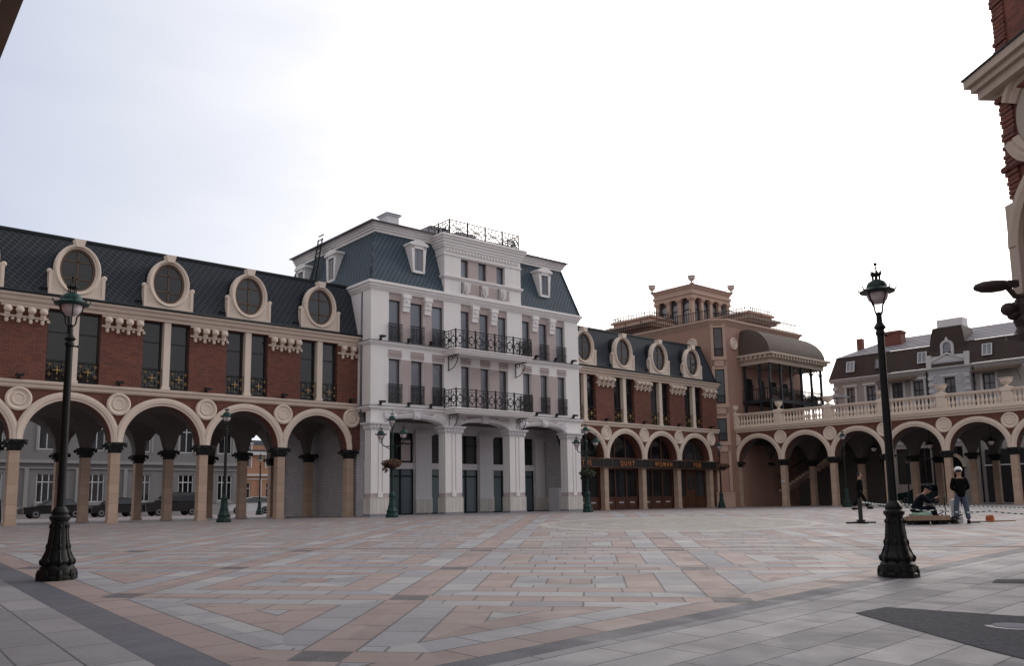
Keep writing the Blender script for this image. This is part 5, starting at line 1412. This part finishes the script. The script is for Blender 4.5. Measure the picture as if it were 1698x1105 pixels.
def basket(label, px, py, d, mat='rust_plant'):
    x, y, z = raypt(px, py, d); t = thing('flower_basket', label, 'flower basket', (x, y, z), 0, 'flower baskets on lamp posts')
    obj('bowl', MB().lathe([(.05, -.25), (.22, -.15), (.32, .0), (.30, .02)], n=12), 'iron', t)
    mb = MB(); rn = random.Random(int(px)); foliage(mb, (0, 0, .06), .48, .48, .20, 420, .075, rn); foliage(mb, (-.3, 0, -.2), .15, .15, .22, 60, .06, rn)
    obj('foliage', mb, mat, t)
basket('round basket of dry plants on the three headed lamp at the first white pillar', 650, 771, 40.8)
basket('round basket of dark plants on the three headed lamp before the pub', 975, 787, 48.8, 'leaf_dark')
basket('round basket of brown plants on the single lamp by the pink building', 1199, 775, 60.8)

# ------------------------------------------------------------------ cars
def make_car(label, color, kind='sedan'):
    t = thing('parked_car', label, 'car', (0, 0, 0), 0, 'cars parked in the side street')
    if kind == 'van': low = [(-2.4, .35), (-2.45, .9), (-2.3, 1.05), (-1.0, 1.15), (2.2, 1.15), (2.4, 1.0), (2.42, .35)]; cab = [(-1.25, 1.12), (-.45, 1.85), (.3, 1.92), (2.1, 1.88), (2.3, 1.12)]
    elif kind == 'hatch': low = [(-1.9, .3), (-1.95, .7), (-1.7, .85), (-.9, .95), (1.7, .98), (1.9, .85), (1.92, .32)]; cab = [(-.95, .93), (-.3, 1.42), (.4, 1.50), (1.3, 1.44), (1.8, .95)]
    else: low = [(-2.2, .32), (-2.25, .65), (-2.1, .80), (-1.0, .92), (1.6, .95), (2.15, .90), (2.25, .7), (2.25, .34)]; cab = [(-1.05, .90), (-.35, 1.38), (.3, 1.45), (.95, 1.42), (1.65, .93)]
    W = .85
    mb = MB(); n = len(low)
    vs = []
    for y, k, dz in ((-W, .97, .0), (-W*1.02, 1, 0), (W*1.02, 1, 0), (W, .97, 0)):
        vs += [(x*k, y*(.96 if k < 1 else 1), z) for x, z in low]
    mb.add(vs, [(j*n+i, j*n+(i+1) % n, (j+1)*n+(i+1) % n, (j+1)*n+i) for j in range(3) for i in range(n)] + [tuple(range(n))[::-1], tuple(range(3*n, 4*n))], False)
    m_ = len(cab); vs = [(x, -W*(.97 if i in (0, m_-1) else .76), z) for i, (x, z) in enumerate(cab)] + [(x, W*(.97 if i in (0, m_-1) else .76), z) for i, (x, z) in enumerate(cab)]
    mb.add(vs, [(i, i+1, i+1+m_, i+m_) for i in range(m_-1)] + [tuple(range(m_))[::-1], tuple(range(m_, 2*m_))])
    bd = obj('body', mb, color, t)
    gl_ = MB()
    def lerp(a, b, k): return tuple(a[i]+(b[i]-a[i])*k for i in range(len(a)))
    for s_ in (-1, 1):
        A_ = [(x*.93+.03, s_*(W*(.975 if i in (0, m_-1) else .775)+.012), z-(0.05 if 0 < i < m_-1 else -.05)) for i, (x, z) in enumerate(cab)]
        mid = (A_[0][0]+A_[-1][0])/2
        gl_.add(A_, [tuple(range(m_)) if s_ > 0 else tuple(range(m_))[::-1]])
    for i, j in ((0, 1), (m_-2, m_-1)):
        q = [vs[i], vs[j], vs[j+m_], vs[i+m_]]; cx = sum(v_[0] for v_ in q)/4; cz_ = sum(v_[2] for v_ in q)/4; sg = -1 if i == 0 else 1
        gl_.add([(cx+(v_[0]-cx)*.85+sg*.02, v_[1]*.88, cz_+(v_[2]-cz_)*.85+.02) for v_ in q], [(0, 1, 2, 3)])
    obj('windows', gl_, 'glass_dark', t)
    hl = MB()
    for s_ in (-1, 1): hl.box(-2.2 if kind != 'hatch' else -1.93, -2.05 if kind != 'hatch' else -1.75, s_*.62-.14, s_*.62+.14, .62, .75)
    obj('headlights', hl, 'panel_white', t)
    wm = cached('wheel', lambda: MB(Matrix.Rotation(R(90), 4, 'X')).lathe([(.12, -.1), (.31, -.1), (.32, -.06), (.32, .06), (.31, .1), (.12, .1)], n=18).mesh('wheel'))
    rm = cached('rim', lambda: MB(Matrix.Rotation(R(90), 4, 'X')).lathe([(.0, -.09), (.19, -.105), (.19, .105), (.0, .09)], n=12).mesh('rim'))
    wx = 1.35 if kind != 'hatch' else 1.15
    for sx in (-wx, wx):
        for sy in (-.76, .76): w1 = obj('wheel', wm, 'tyre', t, (sx, sy, .32)); obj('rim', rm, 'stone_grey', w1)
    return t
def place_car(label, color, kind, s, o, frame, rz=0, z=0.0):
    t = make_car(label, color, kind); x, y = framepos(*frame, s, o); t.location = (x, y, z); t.rotation_euler = (0, 0, R(90-frame[2])+rz)
place_car('long black saloon car seen through the leftmost full arch of the left arcade', 'car_black', 'sedan', 5.0, 32.5, FL)
place_car('black hatchback parked beside the black saloon, behind the second arcade column', 'car_black', 'hatch', 9.3, 32.3, FL)
place_car('tall black van seen through the second arch of the left arcade', 'car_black', 'van', 13.9, 32.5, FL)
x_, y_, _ = raypt(417, 851, 76)
t = make_car('silver hatchback at the far end of the side street, seen beside a lamp post', 'car_silver', 'hatch'); t.location = (x_, y_, 0.0); t.rotation_euler = (0, 0, R(15)); 
place_car('teal car parked behind the terrace arcade, beyond the seated worker', 'car_green', 'hatch', 5.6, 12.5, FR)

# ------------------------------------------------------------------ people
def skinned(name, joints, edges, mat, parent, sub=2):
    """joints: {name:(x,y,z,r)}"""
    keys = list(joints); bm = bmesh.new(); ly = bm.verts.layers.skin.verify(); vs = [bm.verts.new(joints[k][:3]) for k in keys]
    for a, b in edges: bm.edges.new((vs[keys.index(a)], vs[keys.index(b)]))
    for v_, k in zip(vs, keys):
        rr = joints[k][3]; v_[ly].radius = (rr, rr) if not isinstance(rr, tuple) else rr
        v_[ly].use_root = (k == keys[0])
    me = bpy.data.meshes.new(name); bm.to_mesh(me); bm.free(); me.materials.append(MATS[mat])
    o = bpy.data.objects.new(name, me); col.objects.link(o); o.parent = parent
    md = o.modifiers.new('skin', 'SKIN'); md.use_smooth_shade = True; ms = o.modifiers.new('sub', 'SUBSURF'); ms.levels = sub; ms.render_levels = sub
    return o
def person(label, x, y, z, rot, J, top, legs, hat=None, hair=True, head_dir=(0, -1, 0), scale=1.0, hatmat='helmet', skirt=False, mats=None):
    """J: joint positions; figure faces local -y"""
    t = thing('person', label, 'person', (x, y, z), rot); t.scale = (scale,)*3
    g = lambda k: J[k]
    sk = {}
    def add(k, rr): sk[k] = (*J[k], rr)
    add('pelvis', .13); add('chest', .14); add('neck', .055); add('headb', .075); add('head', .095)
    E_ = [('pelvis', 'chest'), ('chest', 'neck'), ('neck', 'headb'), ('headb', 'head')]
    for s_ in 'lr':
        add('sh'+s_, .06); add('el'+s_, .042); add('wr'+s_, .028); add('hp'+s_, .09); add('kn'+s_, .06); add('an'+s_, .04); add('to'+s_, .035)
        E_ += [('chest', 'sh'+s_), ('sh'+s_, 'el'+s_), ('el'+s_, 'wr'+s_), ('pelvis', 'hp'+s_), ('hp'+s_, 'kn'+s_), ('kn'+s_, 'an'+s_), ('an'+s_, 'to'+s_)]
        w = Vector(J['wr'+s_]); d = (w-Vector(J['el'+s_])).normalized(); sd = d.cross(Vector((0, 1, .3))).normalized()
        pm_ = w+d*.08; sk['pm'+s_] = (*pm_, .026); E_.append(('wr'+s_, 'pm'+s_))
        for q in range(4):
            f1 = pm_+sd*(q-1.5)*.019+d*.035; f2 = f1+d*(.040-.004*abs(q-1.2))+Vector((0, -.012, 0))
            sk['f%d%s' % (q, s_)] = (*f1, .0095); sk['g%d%s' % (q, s_)] = (*f2, .008); E_ += [('pm'+s_, 'f%d%s' % (q, s_)), ('f%d%s' % (q, s_), 'g%d%s' % (q, s_))]
        th = w+d*.035+sd*.04; sk['th'+s_] = (*th, .010); sk['ti'+s_] = (*(th+d*.03), .009); E_ += [('wr'+s_, 'th'+s_), ('th'+s_, 'ti'+s_)]
    body = skinned('body', sk, E_, 'skin', t, 1)
    # clothing
    hm = Vector(J['pelvis'])+(Vector(J['pelvis'])-Vector(J['chest'])).normalized()*.13; wst = Vector(J['pelvis'])-(Vector(J['pelvis'])-Vector(J['chest'])).normalized()*.10
    jk = {'hem': (*hm, .155), 'pelvis': (*J['pelvis'], .175), 'waist': (*((Vector(J['pelvis'])+Vector(J['chest']))/2), .165), 'chest': (*J['chest'], .175), 'neck': (*((Vector(J['neck'])*.6+Vector(J['chest'])*.4)), .08)}
    e2 = [('hem', 'pelvis'), ('pelvis', 'waist'), ('waist', 'chest'), ('chest', 'neck')]
    for s_ in 'lr':
        jk['sh'+s_] = (*J['sh'+s_], .085); jk['el'+s_] = (*J['el'+s_], .062); jk['wr'+s_] = (*J['wr'+s_], .046); e2 += [('chest', 'sh'+s_), ('sh'+s_, 'el'+s_), ('el'+s_, 'wr'+s_)]
    skinned('jacket', jk, e2, top, t)
    lg = {'pelvis': (*J['pelvis'], .145), 'wst': (*wst, .13)}; e3 = [('pelvis', 'wst')]
    for s_ in 'lr':
        lg['hp'+s_] = (*J['hp'+s_], .105); lg['kn'+s_] = (*J['kn'+s_], .085); an = Vector(J['an'+s_]); lg['an'+s_] = (an.x, an.y, an.z+.02, .075); e3 += [('pelvis', 'hp'+s_), ('hp'+s_, 'kn'+s_), ('kn'+s_, 'an'+s_)]
    skinned('trousers', lg, e3, legs, t)
    for s_ in 'lr':
        a, b = Vector(J['an'+s_]), Vector(J['to'+s_]); mb = MB(); d = (b-a); d.z = 0; d.normalize(); c = (a+b)/2
        M = Matrix.Translation((c.x, c.y, min(a.z, b.z)-.02)) @ d.to_track_quat('X', 'Z').to_matrix().to_4x4()
        mb.M = M; mb.sphere((.01, 0, .02), .155, .055, .055, 10, 6); mb.box(-.13, .15, -.045, .045, -.045, -.02); obj('shoe', mb, 'cloth_black', t)
    h = Vector(J['head']); hd = Vector(head_dir).normalized(); M = Matrix.Translation(h) @ hd.to_track_quat('-Y', 'Z').to_matrix().to_4x4()
    mb = MB(M); mb.sphere((0, 0, .0), .082, .10, .118, 14, 10); mb.sphere((0, -.102, -.012), .014, .02, .026, 6, 4); mb.sphere((0, -.02, -.08), .055, .065, .045, 10, 6)
    for s_ in (-1, 1): mb.sphere((s_*.083, .005, -.005), .012, .022, .03, 6, 4)
    hdm = obj('head', mb, 'skin', t)
    mb = MB(M)
    for s_ in (-1, 1): mb.sphere((s_*.03, -.092, .015), .012, .010, .008, 6, 4)
    obj('eyes', mb, 'cloth_black', hdm); mb = MB(M); mb.sphere((0, -.094, -.055), .022, .01, .006, 6, 4); obj('mouth', mb, 'car_red', hdm)
    if hair: mb = MB(M); mb.sphere((0, .022, .03), .09, .10, .108, 12, 8); obj('hair', mb, 'hair', t)
    if hat == 'helmet':
        mb = MB(M); mb.lathe([(.122, .035), (.125, .05), (.118, .09), (.09, .14), (.05, .165), (0.0, .172)], n=18); mb.add([(-.08, -.10, .045), (.08, -.10, .045), (.05, -.175, .035), (-.05, -.175, .035), (-.08, -.10, .055), (.08, -.10, .055), (.05, -.175, .045), (-.05, -.175, .045)], [(0, 1, 2, 3), (7, 6, 5, 4), (3, 2, 6, 7)]); obj('helmet', mb, 'helmet', t)
    if hat == 'cap':
        mb = MB(M); mb.lathe([(.103, .02), (.105, .06), (.095, .11), (.05, .145), (0.0, .15)], n=16); obj('cap', mb, 'cloth_navy', t)
    return t
def stand(spread=.12, lean=0, arm=.0):
    J = {'pelvis': (0, 0, .93), 'chest': (0, -.01+lean*.3, 1.30), 'neck': (0, lean*.4, 1.47), 'headb': (0, -.01+lean*.5, 1.55), 'head': (0, -.02+lean*.6, 1.64)}
    for s_, k in (('l', -1), ('r', 1)):
        J['sh'+s_] = (k*.185, lean*.3, 1.39); J['el'+s_] = (k*.25, .02, 1.12); J['wr'+s_] = (k*.22, -.12-arm, .98); J['hp'+s_] = (k*.09, 0, .88); J['kn'+s_] = (k*spread, -.02, .48); J['an'+s_] = (k*spread*1.2, .02, .08); J['to'+s_] = (k*spread*1.4, -.17, .05)
    return J
# standing worker: back to the camera, white helmet, jeans
x, y = raypt(1597, 872, 28.2)[:2]
Jw = stand(.15, 0, .14); Jw['wrl'] = (-.10, -.26, 1.05); Jw['wrr'] = (.10, -.26, 1.05)
person('worker standing with his back turned, white hard hat, black jacket and blue jeans', x, y, gz(x, y)+.02, R(165), Jw, 'cloth_black', 'jeans', 'helmet', True, (0, -1, -.35))
# walking man far behind
x, y = raypt(1428, 848, 42)[:2]
Jm = stand(.07); Jm['knl'] = (-.08, .12, .48); Jm['anl'] = (-.08, .36, .14); Jm['tol'] = (-.08, .26, .05); Jm['knr'] = (.08, -.20, .5); Jm['anr'] = (.08, -.34, .09); Jm['tor'] = (.08, -.52, .09)
person('man in dark clothes walking to the right beyond the tape barrier post', x, y, gz(x, y), R(80), Jm, 'cloth_black', 'cloth_black', None, True, (0, -1, 0))
# seated worker
x, y = raypt(1524, 860, 28.6)[:2]
Js = {'pelvis': (0, .10, .42), 'chest': (0, -.10, .78), 'neck': (0, -.20, .93), 'headb': (0, -.26, .99), 'head': (0, -.32, 1.07)}
for s_, k in (('l', -1), ('r', 1)):
    Js['sh'+s_] = (k*.18, -.12, .87); Js['el'+s_] = (k*.24, -.34, .66); Js['wr'+s_] = (k*.10, -.52, .78); Js['hp'+s_] = (k*.10, .05, .40); Js['kn'+s_] = (k*.20, -.42, .52); Js['an'+s_] = (k*.19, -.50, .10); Js['to'+s_] = (k*.19, -.68, .05)
person('worker sitting hunched in dark clothes and cap beside the low trolley', x, y, gz(x, y)+.02, R(72), Js, 'cloth_navy', 'cloth_navy', 'cap', False, (0, -1, -.45))
sx_, sy_ = x, y
# passer-by cut by the left edge
x, y = raypt(-16, 925, 18.6)[:2]
Jp = stand(.08)
person('person in a dark padded coat cut off by the left edge of the picture', x, y, gz(x, y), R(-70), Jp, 'cloth_black', 'cloth_black', None, True)

# ------------------------------------------------------------------ work site things
x, y = raypt(1428, 870, 29.3)[:2]
def barrier(label, x, y):
    t = thing('barrier_post', label, 'barrier post', (x, y, gz(x, y)), R(8), 'barrier posts holding the tape')
    obj('foot', MB().box(-.52, .52, -.035, .035, .0, .05).box(-.035, .035, -.42, .42, .0, .052).box(-.1, .1, -.1, .1, .05, .12), 'rail_black', t)
    obj('post', MB().box(-.05, .05, -.05, .05, .05, .82), 'rail_black', t); return t
barrier('short black barrier post on a cross foot, left of the right foreground lamp', x, y)
bx_, by_ = x, y
x2, y2 = raypt(1590, 800, 34)[:2]
m, nt, b = newmat('tape'); v, x, y, z = coords(nt)
nt.links.new(mixc(nt, (x*5.0).fr().gt(.5), (.62, .68, .66), (.03, .10, .07)), b.inputs['Base Color']); sp(b, 'Roughness', .5)
def tape(label, P):
    n = 60; mb = MB(); pts = []
    for (a, b) in zip(P, P[1:]):
        for k in range(n//(len(P)-1)):
            tt = k/(n//(len(P)-1)); q = Vector(a).lerp(Vector(b), tt); q.z -= .06*4*tt*(1-tt); pts.append(q)
    pts.append(Vector(P[-1])); h = .018
    vs = [q for p_ in pts for q in ((p_.x, p_.y, p_.z-h), (p_.x, p_.y+.004, p_.z+h))]
    mb.add(vs, [(2*i, 2*i+2, 2*i+3, 2*i+1) for i in range(len(pts)-1)])
    obj('barrier_tape', mb, 'tape', label=label, category='barrier tape', group='lengths of barrier tape by the workers')
pt = lambda px, py, d: raypt(px, py, d)
tape('striped barrier tape sagging from the black post past the seated worker', [pt(1427, 833, 29.3), pt(1500, 841, 27.5), pt(1552, 846, 27.3), pt(1640, 848, 27.5), pt(1760, 852, 27.5)])
tape('striped barrier tape running level behind the workers to the right edge', [pt(1427, 832, 29.4), pt(1500, 836.5, 33), pt(1600, 838, 34), pt(1760, 842, 35)])
x, y = raypt(1532, 868, 28.2)[:2]
t = thing('trolley', 'low wooden trolley on small wheels loaded with sacks, left of the standing worker', 'trolley', (x, y, gz(x, y)), R(2))
obj('platform', MB().box(-.72, .70, -.32, .32, .16, .24).box(-.72, .7, -.34, -.30, .13, .28), 'wood_board', t)
mb = MB(Matrix.Identity(4))
for sx in (-.55, -.4, .42, .58):
    for sy in (-.22, .22): obj('wheel', cached('tw', lambda: MB(Matrix.Rotation(R(90), 4, 'X')).lathe([(.02, -.03), (.075, -.03), (.08, 0), (.075, .03), (.02, .03)], n=12).mesh('wheel')), 'tyre', t, (sx, sy, .08))
obj('axle_frame', MB().box(-.62, .64, -.2, .2, .10, .16), 'rail_black', t)
mb = MB(); rn = random.Random(4)
t = thing('sack', 'pale green crumpled sack lying on the trolley', 'sack', (x-.05, y, gz(x, y)+.24))
mb.sphere((0, 0, .05), .36, .24, .07, 14, 8); mb.sphere((.12, .0, .1), .2, .16, .06, 12, 6); mb.sphere((-.2, 0, .08), .16, .14, .05, 10, 6)
for i, v_ in enumerate(mb.v): mb.v[i] = (v_[0]+rn.uniform(-.012, .012), v_[1]+rn.uniform(-.012, .012), v_[2]+rn.uniform(-.01, .012))
obj('sack_body', mb, 'sack_green', t)
t = thing('tool_pile', 'dark heap of tools and cable between the trolley and the standing worker', 'tools', (x+.75, y+.1, gz(x, y)))
mb = MB()
for _ in range(26): a = Vector((rn.uniform(-.35, .35), rn.uniform(-.25, .25), rn.uniform(.02, .22))); b = a+Vector((rn.uniform(-.3, .3), rn.uniform(-.2, .2), rn.uniform(-.06, .12))); mb.tube([a, b], rn.uniform(.015, .045), 5)
for _ in range(8): mb.sphere((rn.uniform(-.35, .3), rn.uniform(-.2, .2), rn.uniform(.05, .16)), rn.uniform(.05, .1), n=7, m=4)
obj('heap', mb, 'rail_black', t); obj('handle', MB().tube([(-.35, 0, .22), (.05, 0, .44)], .02, 5).tube([(.12, .2, .0), (.12, .2, .85)], .018, 5), 'rail_black', t)
t = thing('box', 'low dark box the seated worker sits on beside the trolley', 'box', (sx_+.06, sy_+.06, gz(sx_, sy_))); obj('crate', MB().frustum((-.22, .22, -.2, .2), (-.24, .24, -.22, .22), 0, .30).box(-.26, .26, -.24, .24, .26, .30), 'rail_black', t)
x, y = raypt(1586, 858, 28.8)[:2]
t = thing('white_canister', 'tall pale canister standing at the left side of the standing worker', 'canister', (x, y, gz(x, y))); obj('canister_body', MB().lathe([(.14, .2), (.15, .22), (.15, .72), (.13, .76), (.05, .78)], n=14).box(-.16, .16, -.12, .12, 0, .2), 'panel_white', t)
x, y = raypt(1642, 864, 29)[:2]
t = thing('cable_reel', 'small orange cable reel lying on the paving right of the workers', 'cable reel', (x, y, gz(x, y))); obj('reel', MB().lathe([(.06, .0), (.13, .01), (.13, .16), (.10, .2), (.04, .21)], n=14).box(-.03, .03, -.14, .14, .17, .22), 'orange', t)
mb = MB(); P = [raypt(px, py, 29) for px, py in ((1600, 866), (1620, 864), (1640, 867), (1665, 864), (1690, 866), (1672, 861), (1650, 860))]
mb.tube([(q[0], q[1]+i*.15-.4, gz(q[0], q[1])+.02) for i, q in enumerate(P)], .018, 5); obj('power_cable', mb, 'wood_board', label='thin brown cable trailing on the paving from the orange reel', category='cable')
x, y = raypt(1617, 869, 28.5)[:2]
mb = MB(); mb.box(-.14, .14, -.06, .06, 0, .04); o = obj('hand_tool', mb, 'rail_black', None, (x, y, gz(x, y)+.0), label='small black tool lying on the paving right of the standing worker', category='tool')
